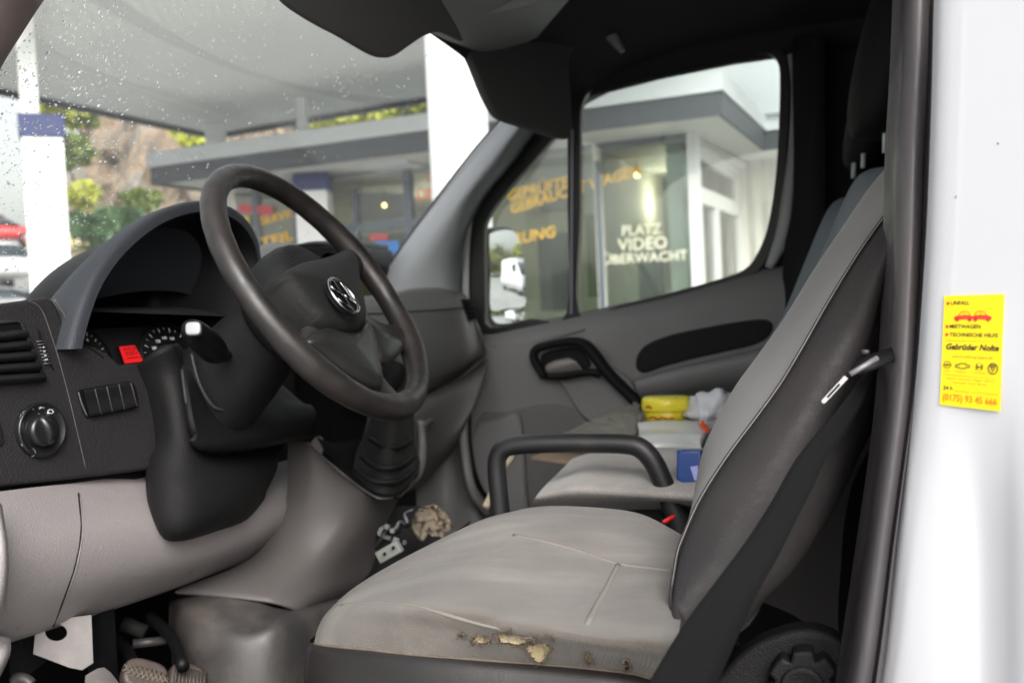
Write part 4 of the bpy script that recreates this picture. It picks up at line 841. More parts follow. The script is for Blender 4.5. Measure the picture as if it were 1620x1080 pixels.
# cushion top: rows run from the far side to the near side, columns front to back; pixel + height
cr = [ # (px,py,Z) front -> back
 [(800,825,1.30),(815,808,1.325),(870,800,1.335),(950,803,1.335),(1012,812,1.33),(1062,836,1.325),(1100,860,1.32)],
 [(745,835,1.30),(765,822,1.325),(845,828,1.335),(940,838,1.335),(1010,846,1.33),(1065,860,1.325),(1096,880,1.32)],
 [(640,882,1.275),(662,875,1.305),(780,868,1.322),(900,876,1.322),(985,892,1.318),(1056,903,1.318),(1086,912,1.32)],
 [(562,928,1.26),(585,920,1.29),(705,916,1.312),(840,930,1.312),(950,950,1.31),(1040,963,1.312),(1078,970,1.312)],
 [(520,965,1.25),(545,955,1.282),(660,958,1.305),(800,980,1.305),(925,1005,1.303),(1025,1017,1.303),(1070,1026,1.303)],
 [(504,990,1.245),(528,985,1.268),(650,992,1.285),(790,1012,1.285),(910,1030,1.282),(1000,1045,1.280),(1060,1056,1.28)],
 [(497,1016,1.238),(522,1020,1.248),(650,1033,1.262),(780,1043,1.262),(900,1052,1.26),(1000,1063,1.257),(1060,1082,1.252)]]
cush = grid('cushion', smoothgrid([[U(x,y,Z=z) for x,y,z in r] for r in cr],8,8), M_cush, seat)
def topx(p):
    d = Vector(p)-CAM; z = d.dot(Fv); return 810+FPX*d.dot(Rv)/z, 540-FPX*d.dot(Uv)/z
def inside(x, y, poly):
    c = False
    for i in range(len(poly)):
        (x1,y1),(x2,y2) = poly[i-1], poly[i]
        if (y1 > y) != (y2 > y) and x < (x2-x1)*(y-y1)/(y2-y1)+x1: c = not c
    return c
def tearpoly(cx, cy, rx, ry, ang, seed, ragged=.25):
    rn = random.Random(seed); pts = []; ca, sa = math.cos(R_(ang)), math.sin(R_(ang))
    for i in range(30):
        a = 2*math.pi*i/30; k = 1+rn.uniform(-ragged,ragged)*.6+.12*math.sin(3*a+seed); x = rx*math.copysign(abs(math.cos(a))**.75,math.cos(a))*k; y = ry*math.copysign(abs(math.sin(a))**.75,math.sin(a))*k
        pts.append((cx+x*ca-y*sa, cy+x*sa+y*ca))
    return pts
TEARS = [(760,1011,12,7,2,1),(731,1004,5,3.2,10,2),(814,1011,29,7.5,5,3),(852,1030,18,14,12,4),(931,1040,5,9,-12,5),(992,1050,4.5,9,-8,6)]
cbv = bvh_of(cush); sloc = Vector((0,0,0))
def oncush(pts, off=.0):
    out = []
    for x,y in pts:
        p, n = hit(cbv,x,y,off,sloc)
        if p is not None: out.append(p)
    return out
M_seam = mat('cushion_seam', (.165,.15,.135), .9, bump=.4, bscale=900)
tube('seam', oncush([(812,846),(860,856),(915,871),(977,891),(1020,897),(1062,902),(1090,906)],-.0012), .0028, M_seam, cush, n=4, seg=8)
tube('seam', oncush([(978,893),(962,925),(945,955),(930,985),(913,1022)],-.0012), .0030, M_seam, cush, n=4, seg=8)
tube('seam', oncush([(503,975),(522,962),(540,957),(573,952),(615,953),(657,958),(690,967),(720,977),(760,988),(795,996)],-.0008), .0018, M_seam, cush, n=4, seg=8)
edge = [(497,1017),(522,1021),(585,1027),(650,1034),(715,1039),(780,1044),(840,1048),(900,1053),(950,1058),(1000,1064),(1030,1072),(1060,1083)]
ep = [U(x,y,Z=z) for (x,y),z in zip(edge,[1.238,1.247,1.256,1.261,1.262,1.261,1.260,1.259,1.258,1.256,1.254,1.251])]
tube('edge_piping', ep, .0016, M_fray, cush, n=4, seg=8)
# leather skirt on the door side and round the front
sk = []
for dz, dy, fx in ((0,.0,0),(-.008,-.008,0),(-.035,-.014,0),(-.09,-.010,0),(-.18,0,0)):
    r = [Vector((p.x, p.y+dy, p.z+dz)) for p in ep]
    f0 = r[0]; front = [Vector((f0.x+.012, f0.y+.42, f0.z+.03)), Vector((f0.x-.004, f0.y+.2, f0.z+.01)), Vector((f0.x-.012, f0.y+.03, f0.z))]
    sk.append(front+r)
grid('cushion_skirt', smoothgrid(sk,4,4), mat('skirt_vinyl',(.015,.013,.0133),.4,bump=.25,bscale=420,bkind='leather',var=.2), seat)
# tears
polys = [tearpoly(*t_) for t_ in TEARS]
surf = [oncush(pl_, 0) for pl_ in polys]; norms = [hit(cbv,t_[0],t_[1],0,sloc)[1] for t_ in TEARS]
bm = bmesh.new(); bm.from_mesh(cush.data)
def near(f):
    x, y = topx(f.calc_center_median()); return 715 < x < 1010 and 990 < y < 1068
ed = {e for f in bm.faces if near(f) for e in f.edges}
bmesh.ops.subdivide_edges(bm, edges=list(ed), cuts=8, use_grid_fill=True)
kill = []
for f in bm.faces:
    x, y = topx(f.calc_center_median())
    if 715 < x < 1010 and 985 < y < 1068 and any(inside(x,y,pl_) for pl_ in polys): kill.append(f)
bmesh.ops.delete(bm, geom=kill, context='FACES'); bm.to_mesh(cush.data); bm.free()
for p_ in cush.data.polygons: p_.use_smooth = True
def tear(i_, foamc=M_foam):
    cx, cy, rx, ry, ang, seed = TEARS[i_]; rn = random.Random(seed+50); o = surf[i_]; nrm = norms[i_]; c = sum(o,Vector())/len(o); dp_ = min(.012, .0035+rx*.0004)
    jit = lambda p, s_: p+Vector((rn.uniform(-1,1),rn.uniform(-1,1),rn.uniform(-1,1)))*s_
    tr_ = grid('tear', [[c+(p-c)*1.12-nrm*.0012 for p in o],[jit(c+(p-c)*1.0-nrm*dp_*.45,.0006) for p in o],[jit(c+(p-c)*.8-nrm*dp_,.0010) for p in o],[jit(c+(p-c)*.45-nrm*dp_*.75,.0012) for p in o],[c-nrm*dp_*.8]*len(o)], foamc, cush, closed_u=True)
    lip = []
    for p in o: lip.append(p+nrm*rn.uniform(0,.0018)+(p-c)*rn.uniform(0,.08))
    tube('torn_edge', lip, [rn.uniform(.0004,.0011) for _ in lip], M_fray, tr_, closed=True, seg=5)
    bmf = bmesh.new()
    for k in range(int(24+rx*4)):
        p = rn.choice(o)+Vector((rn.uniform(-1,1),rn.uniform(-1,1),0))*.0015; q = p+nrm*rn.uniform(.001,.005)+Vector((rn.uniform(-1,1),rn.uniform(-1,1),rn.uniform(-.2,.6)))*.0045; m_ = (p+q)/2+Vector((rn.uniform(-1,1),rn.uniform(-1,1),rn.uniform(-1,1)))*.0016
        vs_ = []
        for s_ in (p,m_,q):
            r_ = .00028; vs_.append([bmf.verts.new(s_+Vector(d)*r_) for d in ((1,0,0),(-.5,.87,0),(-.5,-.87,.3))])
        for a_ in range(2):
            for b_ in range(3): bmf.faces.new((vs_[a_][b_],vs_[a_][(b_+1)%3],vs_[a_+1][(b_+1)%3],vs_[a_+1][b_]))
    bmo('frayed_threads', bmf, M_fray, tr_)
    return tr_
for i_ in range(6): tear(i_, M_fray if i_ in (1,5) else M_foam)
# tufts above the long tear
bmf = bmesh.new(); rn = random.Random(11)
for k in range(230):
    t = rn.random(); x = 788+90*t; y = 1000+14*t-3*math.sin(t*9)+rn.uniform(-2,3)
    o = oncush([(x,y)],.0003)
    if not o: continue
    p = o[0]; q = p+Vector((rn.uniform(-1,1)*.006,rn.uniform(-1,1)*.005,rn.uniform(.001,.008))); vs_ = []
    m_ = (p+q)/2+Vector((rn.uniform(-1,1),rn.uniform(-1,1),rn.uniform(-1,1)))*.002
    for s_ in (p,m_,q): vs_.append([bmf.verts.new(s_+Vector(d)*.00032) for d in ((1,0,0),(-.5,.87,0),(-.5,-.87,.3))])
    for a_ in range(2):
        for b_ in range(3): bmf.faces.new((vs_[a_][b_],vs_[a_][(b_+1)%3],vs_[a_+1][(b_+1)%3],vs_[a_+1][b_]))
tag(bmo('frayed_threads', bmf, M_fray, cush), kind='stuff')
# ---- backrest: stations along the piping
pip = [(1080,1004,0),(1067,978,0),(1061,948,0),(1063,925,0),(1067,900,0),(1072,872,0),(1082,845,0),(1108,788,0),(1150,722,0),(1200,655,0),(1235,606,0),(1270,548,0),(1310,478,0),(1355,405,0),(1392,352,0),(1432,300,0),(1500,200,0)]
sil = [(1100,1000),(1099,975),(1098,945),(1098,920),(1100,880),(1102,850),(1104,815),(1109,765),(1124,700),(1166,618),(1206,562),(1246,505),(1292,430),(1338,362),(1372,312),(1412,262),(1470,180)]
back_ = [(1086,1014),(1098,1012),(1106,1008),(1112,1004),(1108,1000),(1140,960),(1180,920),(1225,860),(1262,800),(1300,720),(1325,670),(1350,610),(1378,560),(1398,480),(1415,420),(1450,370),(1520,280)]
YN, YF = .19, .64
rows = []; rows2 = []
for (px,py,_), s, b in zip(pip, sil, back_):
    YN = .025+.165*max(0,min(1,(1000-py)/480)); a = U(px,py,Y=YN+.012)                          # piping line
    f = U(s[0],s[1],Y=.45)                          # fabric silhouette
    g = Vector((f.x+.02, YF, f.z-.01))
    m1 = a.lerp(f,.45)+Vector((-.004,0,.0))
    rows.append([a, m1, f.lerp(g,-.25)+Vector((.004,0,0)), f, g, Vector((g.x+.08,YF+.03,g.z-.03)), Vector((g.x+.14,YF-.02,g.z-.06))])
    bb = U(b[0],b[1],Y=YN+.0); q1 = a.lerp(bb,.18)+Vector((0,-.018,0)); q2 = a.lerp(bb,.5)+Vector((0,-.030,0)); q3 = a.lerp(bb,.82)+Vector((0,-.022,0))
    rows2.append([a+Vector((0,.004,.0)), a+Vector((.002,-.004,-.001)), q1, q2, q3, bb+Vector((0,.0,0)), bb+Vector((.03,.08,-.015)), bb+Vector((.04,.3,-.02))])
brk = grid('backrest', smoothgrid(rows,5,5), M_seatf, seat)
bol = grid('side_bolster', smoothgrid(rows2,5,5), M_leather, brk)
# closing lip at bottom of bolster
pl = crom([U(x,y,Y=.025+.165*max(0,min(1,(1000-y)/480))+.008) for x,y,_ in pip],10)
tube('piping', pl, .0016, M_leather, brk, seg=8)
bms = bmesh.new()
for i in range(30, len(pl)-1):
    for k in range(4):
        p = pl[i].lerp(pl[i+1],k/4)+Vector((0,-.0014,0)); d = (pl[i+1]-pl[i]).normalized()
        mt = Matrix.Translation(p) @ (d*.75+Vector((.55,0,.35))).to_track_quat('Z','Y').to_matrix().to_4x4() @ Matrix.Diagonal((.35,.35,1,1))
        bmesh.ops.create_icosphere(bms, subdivisions=1, radius=.0013, matrix=mt)
tag(bmo('stitching', bms, M_thread, brk))
# armrest tube on the far side of the seat
AY = .72
arm = tube('armrest', [U(x,y,Y=AY+.0) for x,y in [(792,815),(789,780),(786,745),(788,722),(800,708),(825,703),(870,701),(930,701),(985,702),(1012,708),(1032,728),(1048,760),(1062,795),(1075,828),(1080,850)]], [.0145]*9+[.015]*3+[.016,.017,.017], M_metalblk, seat, n=5, seg=18)
tube('armrest_seam', [U(x,y,Y=AY-.012) for x,y in [(800,712),(830,706),(900,705),(980,706)]], .0012, M_tun, arm, n=3, seg=6)
box('armrest_mount', U(1078,868,Y=AY+.02), (.03,.02,.05), M_gauge, seat, bevel=.006)
# recliner cover and knob by the sill
RP_ = (Vector((0,.17,1)), Vector((0,-1,0)))
def Rp(x,y,o=0): return U(x,y,Y=.17-o)
rc = plate('side_cover', plane_basis((0,.17,1.1),(0,-1,0)), [crom([Rp(x,y) for x,y in [(1120,1110),(1145,1062),(1185,1024),(1235,1002),(1275,996),(1310,1003),(1345,1025),(1380,1060),(1400,1140),(1250,1180)]],4,True)], .03, M_blk, seat, bevel=.006)
kx_, ky_ = 1270, 1088
kp = []
for i in range(96):
    a = 2*math.pi*i/96; r = 58 - 13*max(0, math.cos(7*(a+math.pi/2)+math.pi))**3 ; kp.append(Rp(kx_+r*math.cos(a), ky_+r*math.sin(a), .02))
kn_ = plate('recliner_knob', plane_basis((0,.15,1.1),(0,-1,0)), [kp], .03, M_blk, rc, bevel=.003)
kc3 = Rp(kx_,ky_,.02); grid('knob_dish', [ring(kc3+Vector((0,-.001,0)),(1,0,0),(0,0,1),.019,36),ring(kc3+Vector((0,-.005,0)),(1,0,0),(0,0,1),.0175,36),ring(kc3+Vector((0,-.003,0)),(1,0,0),(0,0,1),.014,36),[kc3+Vector((0,-.003,0))]*36], M_blk, kn_, closed_u=True)
# ---- seat belt
bl_l = [(1430,500,.92),(1400,540,.90),(1376,578,.85),(1352,610,.82),(1318,655,.80),(1262,722,.77),(1222,790,.745),(1186,847,.72),(1138,912,.70),(1080,990,.685),(1022,1085,.675),(980,1150,.67)]
bl_r = [(1440,520,.92),(1410,552,.90),(1382,594,.855),(1360,640,.825),(1336,682,.805),(1307,722,.78),(1283,775,.76),(1254,832,.735),(1222,895,.715),(1190,952,.70),(1130,1085,.685),(1090,1150,.675)]
L_ = crom([U(x,y,D=d-.02) for x,y,d in bl_l],5); Rr = crom([U(x,y,D=d-.02) for x,y,d in bl_r],5)
belt = thing('seat_belt', 'black webbing seat belt hanging beside the driver seat with a steel tongue', 'seat belt', (.0,.12,1.2))
wb_ = grid('webbing', [[a, a.lerp(b,.25), a.lerp(b,.5), a.lerp(b,.75), b] for a,b in zip(L_,Rr)], M_belt, belt, solid=.0015)
bms = bmesh.new()
for i in range(len(Rr)-1):
    for k in range(6):
        p = Rr[i].lerp(Rr[i+1],k/6); q = L_[i].lerp(L_[i+1],k/6); p = p.lerp(q,.03)+JN*.0012
        bmesh.ops.create_icosphere(bms, subdivisions=1, radius=.0007, matrix=Matrix.Translation(p))
bmo('edge_stitching', bms, M_thread, wb_)
# fine lengthwise ribs of the webbing
for f_ in (.12,.24,.37,.5,.63,.76,.88): tube('webbing_rib', [a.lerp(b,f_)+JN*.0007 for a,b in zip(L_,Rr)], .00045, M_belt, wb_, seg=4)
# tongue
tg = tube('belt_tongue', [U(1350,588,D=.775),U(1370,576,D=.775),U(1392,568,D=.78),U(1420,556,D=.79)], [.0045,.0075,.0075,.006], M_gauge, belt, n=4, flat=(1,.5), seg=10)
tn0, tn1 = U(1300,638,D=.76), U(1338,597,D=.765); dt = (tn1-tn0).normalized(); nt_ = (CAM-tn0).normalized(); sd_ = dt.cross(nt_).normalized(); tn = dt.cross(sd_)
pbT = (tn0, dt, sd_, dt.cross(sd_))
pts = [tn0-sd_*.0013, tn0+dt*.002-sd_*.0019, tn1-sd_*.0019, tn1+sd_*.0019, tn0+dt*.002+sd_*.0019, tn0+sd_*.0013]
plate('tongue_plate', pbT, [pts,[tn0+dt*.006-sd_*.0006,tn0+dt*.020-sd_*.0006,tn0+dt*.020+sd_*.0006,tn0+dt*.006+sd_*.0006]], .002, M_steel, tg, bevel=.0004)
tube('tongue_edge', [U(1345,592,D=.765),U(1388,566,D=.768)], .0022, M_steel, tg, seg=8)
tube('belt_button', [U(1369,553,D=.79),U(1369,560,D=.79)], .003, M_tun, belt, seg=8)
# ================================================================== passenger bench and its things
M_pf = mat('bench_fabric', (.27,.25,.235), .9, bump=.4, bscale=900, bkind='weave', var=.08, sheen=.2, col2=(.42,.40,.38), c2amt=.5, c2scale=9, c2thr=.55)
M_pb = mat('bench_back_fabric', (.19,.215,.24), .9, bump=.3, bscale=900, bkind='weave', var=.06)
bench = thing('passenger_bench', 'grey fabric passenger bench with black headrests beyond the driver seat', 'seat', (-.2,1.3,.82))
cr2 = [[(850,795,1.00+.9),(0,0,0)]]
BZ = 1.30
def bz(x,y,z): return U(x,y,Z=z)
rowsb = [[(838,802,1.235),(900,806,1.235),(980,806,1.235),(1060,806,1.235),(1140,812,1.235)],
         [(846,788,1.262),(900,783,1.272),(980,784,1.272),(1060,790,1.272),(1140,795,1.272)],
         [(862,768,1.275),(910,762,1.290),(980,760,1.290),(1060,765,1.290),(1140,770,1.290)],
         [(885,746,1.280),(930,737,1.300),(1000,735,1.300),(1070,738,1.300),(1140,742,1.300)],
         [(905,725,1.285),(950,712,1.300),(1010,708,1.300),(1080,708,1.300),(1140,710,1.300)]]
grid('bench_cushion', smoothgrid([[bz(*p) for p in r] for r in rowsb],5,5), M_pf, bench)
b0 = [[bz(*p) for p in rowsb[0]], [bz(*p)+Vector((.0,-.005,-.03)) for p in rowsb[0]], [bz(*p)+Vector((.02,.01,-.2)) for p in rowsb[0]]]
grid('bench_base', smoothgrid(b0,4,4), M_doord, bench)
# backrests
def benchback(px0, lab, Yc, m):
    r = []
    for z, k, dx in ((1.26,.9,0),(1.38,1,.05),(1.50,1,.12),(1.60,.97,.165),(1.68,.9,.20),(1.715,.72,.22),(1.72,.45,.235)):
        x0 = -.155-px0+dx; r.append([Vector((x0+.10,Yc-.21*k,z)),Vector((x0+.03,Yc-.215*k,z)),Vector((x0,Yc-.17*k,z)),Vector((x0+.012,Yc,z)),Vector((x0,Yc+.17*k,z)),Vector((x0+.03,Yc+.215*k,z)),Vector((x0+.10,Yc+.21*k,z))])
    b = grid('backrest', smoothgrid(r,4,4), m, bench, solid=.02)
    # dark centre stripe
    return b
BB1 = benchback(0,'',1.03,M_pb); BB2 = benchback(.035,'',1.48,M_pb)
for Yc, b in ((1.03,BB1),(1.48,BB2)):
    st_ = []
    for z, dx in ((1.40,.06),(1.50,.12),(1.60,.165),(1.665,.193)):
        w_ = .02+.10*(z-1.40)/.28; x0 = -.161-(.035 if Yc > 1.2 else 0)+dx; st_.append([Vector((x0,Yc-.06-w_,z)),Vector((x0-.001,Yc-.06,z)),Vector((x0,Yc-.06+w_,z))])
    grid('dark_stripe', smoothgrid(st_,4,3), M_doord, b)
    hr = []
    cX_, cZ_ = .09, 1.95
    for k, zz in ((.5,-.15),(.85,-.13),(1,-.06),(1,.02),(.9,.09),(.6,.125)):
        hr.append([Vector((cX_+.055*k*math.cos(a)+(zz+.1)*.25, Yc+.125*k*math.sin(a)*(1), cZ_+zz)) for a in [2*math.pi*i/24 for i in range(24)]])
    h_ = grid('headrest', hr, M_doord, b, closed_u=True, caps=True, sub=1)
M_post = mat('post_glint_paint', (.70,.80,.80), .4)  # light paint stands in for the glint on chrome posts
for x, y0, y1, Yp, w_ in ((1400,184,242,1.0,.0035),(1366,243,266,1.22,.004),(1351,258,282,1.4,.0045)): tube('headrest_post', [U(x,y0,Y=Yp),U(x-1,y1,Y=Yp)], w_, M_post, h_, seg=10)
# ---- things lying about
from mathutils.noise import noise as noise_
M_flap = mat('loose_cover_cloth', (.17,.165,.14), .85, bump=.3, bscale=500, var=.12, vscale=9)
flap = [[(868,695),(882,689),(905,686),(940,700),(960,708)],[(880,690),(915,676),(960,676),(990,695),(985,706)],[(900,682),(940,662),(975,655),(1005,670),(1000,702)],[(930,672),(965,652),(990,646),(1012,655),(1008,695)],[(955,660),(980,645),(1000,640),(1012,642),(1013,670)]]
fl = [[1.95,1.93,1.90,1.88,1.86],[2.0,1.98,1.95,1.92,1.89],[2.05,2.02,1.99,1.95,1.91],[2.08,2.06,2.03,1.99,1.95],[2.12,2.10,2.08,2.05,2.02]]
tag(grid('folded_cover', [[p+Vector((0,.03,.0))*noise_(Vector((a*.35,b*.22,3)))+Vector((0,.012,0))*noise_(Vector((a*.9,b*.5,9))) for b,p in enumerate(r)] for a,r in enumerate(smoothgrid([[U(x,y,D=fl[i][j]+.0) for j,(x,y) in enumerate(r)] for i,r in enumerate(flap)],6,6))], M_flap, None, solid=.006), 'crumpled beige cloth cover leaning on the passenger door beside the yellow tub', 'cloth')
# yellow tub
tubc = thing('plastic_tub', 'yellow plastic tub with red lettering on the passenger bench', 'tub', U(1052,666,D=2.02))
M_ytub = mat('tub_yellow', (.72,.60,.02), .35, var=.08); M_ylid = mat('tub_lid_yellow', (.85,.74,.05), .3)
c0 = U(1054,657,D=2.0); upv = Vector((.02,-.05,1)).normalized(); hx, hy = Vector((1,0,0)), Vector((0,1,0))
def tr_(z, rx, ry, n=40): return [c0+upv*z+hx*(rx*math.cos(a))+hy*(ry*math.sin(a)) for a in [2*math.pi*i/n for i in range(n)]]
grid('tub_body', [tr_(-.02,.035,.030),tr_(-.018,.040,.034),tr_(.018,.044,.038)], M_ytub, tubc, closed_u=True, caps=True)
ld = grid('tub_lid', [tr_(.012,.047,.041),tr_(.022,.0485,.0425),tr_(.034,.047,.041),tr_(.038,.043,.037),tr_(.0375,.0,.0)], M_ylid, tubc, closed_u=True)
for i, (x0,x1,y) in enumerate(((1022,1030,645),(1026,1040,662),(1042,1056,663),(1058,1068,664))):
    p = [U(x0,y,D=1.958),U((x0+x1)/2,y-3,D=1.950),U(x1,y+1,D=1.958)]; tube('print_mark', p, .0022, M_sred, tubc, n=3, seg=6, flat=(.4,1))
# white paper packet, clear wrapped
M_wrap = mat('white_plastic_sheet', (.60,.61,.60), .3, bump=.8, bscale=25, var=.06)
rn = random.Random(5); rws = []
pk = [[(1010,684),(1040,680),(1080,680),(1118,684)],[(1012,698),(1045,695),(1085,697),(1115,699)],[(1014,708),(1045,704),(1085,706),(1112,708)],[(1018,722),(1048,718),(1085,722),(1112,726)]]
pkz = [1.92,1.86,1.80,1.77]
tag(grid('paper_packet', smoothgrid([[U(x,y,D=pkz[i]+rn.uniform(-.012,.012)) for x,y in r] for i,r in enumerate(pk)],5,5), M_wrap, None, solid=.02), 'flat white paper packet in clear wrap lying under the yellow tub', 'packet')
# brown board under it
M_brd = mat('cardboard', (.26,.19,.13), .85, var=.1)
bd = plate('cardboard_sheet', plane_basis(U(1000,735,D=1.78),(0,0,1),(0,1,0)), [[U(x,y,PL=(U(1000,735,D=1.78),Vector((0,0,1)))) for x,y in [(840,722),(905,700),(1000,712),(1130,722),(1120,742),(1000,738),(900,730)]]], .006, M_brd, None, bevel=.001)
tag(bd, 'brown cardboard sheet lying across the passenger bench under the packet', 'cardboard')
# white crumpled bag
M_bag = mat('white_bag', (.66,.67,.71), .5, bump=.4, bscale=30)
from mathutils import noise as _nz
br = []; bc = U(1128,650,D=1.95)
for i in range(19):
    th = math.pi*i/18; row = []
    for j in range(32):
        a = 2*math.pi*j/32; d = Vector((math.sin(th)*math.cos(a), math.sin(th)*math.sin(a), -math.cos(th)))
        k = 1+.55*_nz.fractal(d*1.7+Vector((3,1,7)),1,2,2)+.28*abs(_nz.noise(d*4.5))+.14*_nz.noise(d*9)
        row.append(bc+Vector((d.x*.046,d.y*.04,d.z*.034))*k)
    br.append(row)
tag(grid('plastic_bag', br, M_bag, None, closed_u=True), 'crumpled white plastic bag behind the yellow tub against the seat back', 'bag')
tag(tube('wrapper_strip', [U(1108,668,D=1.86),U(1115,676,D=1.86),U(1120,684,D=1.86)], .006, mat('orange_wrap',(.75,.10,.02),.5), None, n=3, flat=(1,.4)), 'small orange wrapper strip by the white bag', 'wrapper')
# blue case
bl = thing('blue_case', 'small dark blue plastic case wedged by the driver seat back', 'case', U(1085,740,D=1.62))
M_blue = mat('case_blue', (.01,.045,.20), .35, var=.1)
PB = (U(1085,740,D=1.45), Vector((-.1,-1,.1)).normalized())
plate('case_body', plane_basis(*PB), [[U(x,y,PL=PB) for x,y in [(1070,712),(1077,714),(1080,712),(1108,713),(1114,770),(1082,766),(1070,757)]]], .05, M_blue, bl, bevel=.003)
plate('case_label', plane_basis(PB[0]+PB[1]*.001,PB[1]), [[U(x,y,PL=(PB[0]+PB[1]*.001,PB[1])) for x,y in [(1092,738),(1104,736),(1104,762),(1098,758)]]], .001, mat('label_lilac',(.30,.32,.62),.4), bl)
tag(tube('red_tab', [U(1049,826,D=1.37),U(1056,822,D=1.37),U(1067,815,D=1.375)], [.0022,.003,.002], mat('red_plastic',(.8,.02,.02),.4), None, n=3), 'tiny red plastic tab sticking up at the back corner of the driver seat cushion', 'tab')
# floor junk beyond the cushion
jn = tag(box('connector_block', U(616,872,D=1.62), (.022,.006,.010), M_conn, None, rot=Matrix.Rotation(R_(-28),3,'Y'), bevel=.002), 'pale grey two pin connector block on the cab floor past the cushion', 'connector')
for dx in (-.008,.010): tube('pin_hole', [U(608 if dx < 0 else 622,876 if dx < 0 else 866,D=1.608)+Vector((0,0,0)), U(608 if dx < 0 else 622,876 if dx < 0 else 866,D=1.60)], .0028, M_gauge, None).parent = jn
rn = random.Random(9); wpts = [U(x,y,D=1.68) for x,y in [(592,865),(604,850),(612,838),(626,836),(632,824),(645,828),(640,812),(655,806)]]
hn = tag(tube('wire_bundle', wpts, [.006,.009,.007,.010,.006,.009,.006,.004], M_metalblk, None, n=5, seg=8), 'tangled dark wire bundle on the cab floor below the gear lever', 'wires')
for i in range(9):
    x, y = rn.uniform(600,645), rn.uniform(825,862); box('wire_clip', U(x,y,D=1.655), (rn.uniform(.003,.007),.003,rn.uniform(.002,.004)), M_steel if i % 2 else M_conn, hn, rot=Matrix.Rotation(rn.uniform(0,3),3,'Y'), bevel=.0008)
M_rag = mat('brown_rag', (.19,.155,.115), .95, bump=.6, bscale=60, var=.3, vscale=20, col2=(.05,.03,.02), c2amt=.9, c2scale=35, c2thr=.60, c2w=.04)
rr_ = []
for i in range(22):
    row = []
    for j in range(26):
        u, v = j/25, i/21; w_ = .55+.45*math.sin(math.pi*v)
        x = 682+(u-.5)*62*w_+6*_nz.noise(Vector((u*3,v*3,1))); y = 806+48*v+5*_nz.noise(Vector((u*4,v*3,5)))-8*math.sin(math.pi*u)
        row.append(U(x,y,D=1.75-.06*v+.030*_nz.fractal(Vector((u*4,v*4,2)),1,2,3)))
    rr_.append(row)
tag(grid('rag', rr_, M_rag, None, solid=.003), 'crumpled stained brown rag on the floor in front of the passenger bench', 'rag')
tag(tube('pale_strip', [U(768,802,D=1.72),U(776,785,D=1.74),U(792,745,D=1.80),U(812,722,D=1.86)], .006, mat('strip_pale',(.45,.38,.28),.7), None, n=3), 'pale strip leaning behind the black armrest tube', 'stick')  # pale strip of unknown material
# ================================================================== outside
M_asph = mat('forecourt_concrete', (.36,.36,.35), .85, bump=.5, bscale=60, var=.25, vscale=.8)
gv = []; gf = []
def ground_z(p):
    d = (p-CAM); a = d.dot(Vector((-math.sin(YAW+R_(22)), math.cos(YAW+R_(22)), 0))); l = d.dot(Vector((-math.cos(YAW+R_(22)), -math.sin(YAW+R_(22)), 0)))
    k = max(0, min(1, (a-9)/10)); s = max(0, min(1, (l+2)/6)); s = s*s*(3-2*s)
    return (max(0, min(a,50)-13)*.12+.9)*k*s
gx = [-400,-200,-120,-90,-70,-60,-50,-44,-38,-34,-30,-27,-24,-21,-18,-15,-12,-9,-6,-3,0,4,8,12,20,40,100,300]; gy = [-300,-100,-40,-20,-8,-2,0,3,6,9,12,15,18,21,24,27,30,34,38,42,46,52,60,75,100,200,400]
gr = []
for x in gx:
    row = []
    for y in gy:
        q = Vector((max(x,-70),min(y,70),0)); row.append(Vector((x,y,ground_z(q) if -72 < x and y < 75 else ground_z(q))))
    gr.append(row)
tag(grid('ground', gr, M_asph), kind='structure')
# ---- forecourt canopy
CZ = 4.6
K0, KA, KB = U(338,213,Z=CZ), U(0,141,Z=CZ), U(700,150,Z=CZ)
KA2 = K0+(KA-K0)*2.6; KB2 = K0+(KB-K0)*2.6
M_soff = mat('canopy_soffit', (.74,.75,.74), .8, var=.03, vscale=.6, bump=.15, bscale=4); M_ctrim = mat('canopy_trim', (.05,.055,.06), .5); M_colw = mat('column_white', (.80,.81,.80), .4, var=.02); M_bluec = mat('blue_cap', (.003,.013,.11), .5)
canopy = thing('forecourt_canopy', 'large flat grey forecourt canopy on white columns with blue collars', 'canopy', (K0.x,K0.y,0))
zb = plane_basis((0,0,CZ),(0,0,1),(0,1,0))
near = CAM+Fv*6.3; near2 = near
kpoly = [K0, KA2, KA2+(KB2-K0)*.42, KB2+(KA2-K0)*.42, KB2]
kpoly = [Vector((p.x,p.y,CZ)) for p in [K0, K0+(KA-K0)*2.4, K0+(KA-K0)*2.4+(KB-K0)*.4, K0+(KA-K0)*1.3+(KB-K0)*1.6, K0+(KB-K0)*2.2+(KA-K0)*.3, K0+(KB-K0)*2.2]]
plate('roof', zb, [kpoly], .5, M_soff, canopy, front=.5, smooth=False)
for a, b in ((kpoly[0],kpoly[1]),(kpoly[5],kpoly[0])):
    d = (b-a).normalized(); n_ = Vector((d.y,-d.x,0)); 
    box('fascia', (a+b)/2+Vector((0,0,.22)), ((b-a).length/2+.03,.03,.30), M_ctrim, canopy, rot=Matrix((d,n_,Vector((0,0,1)))).transposed())
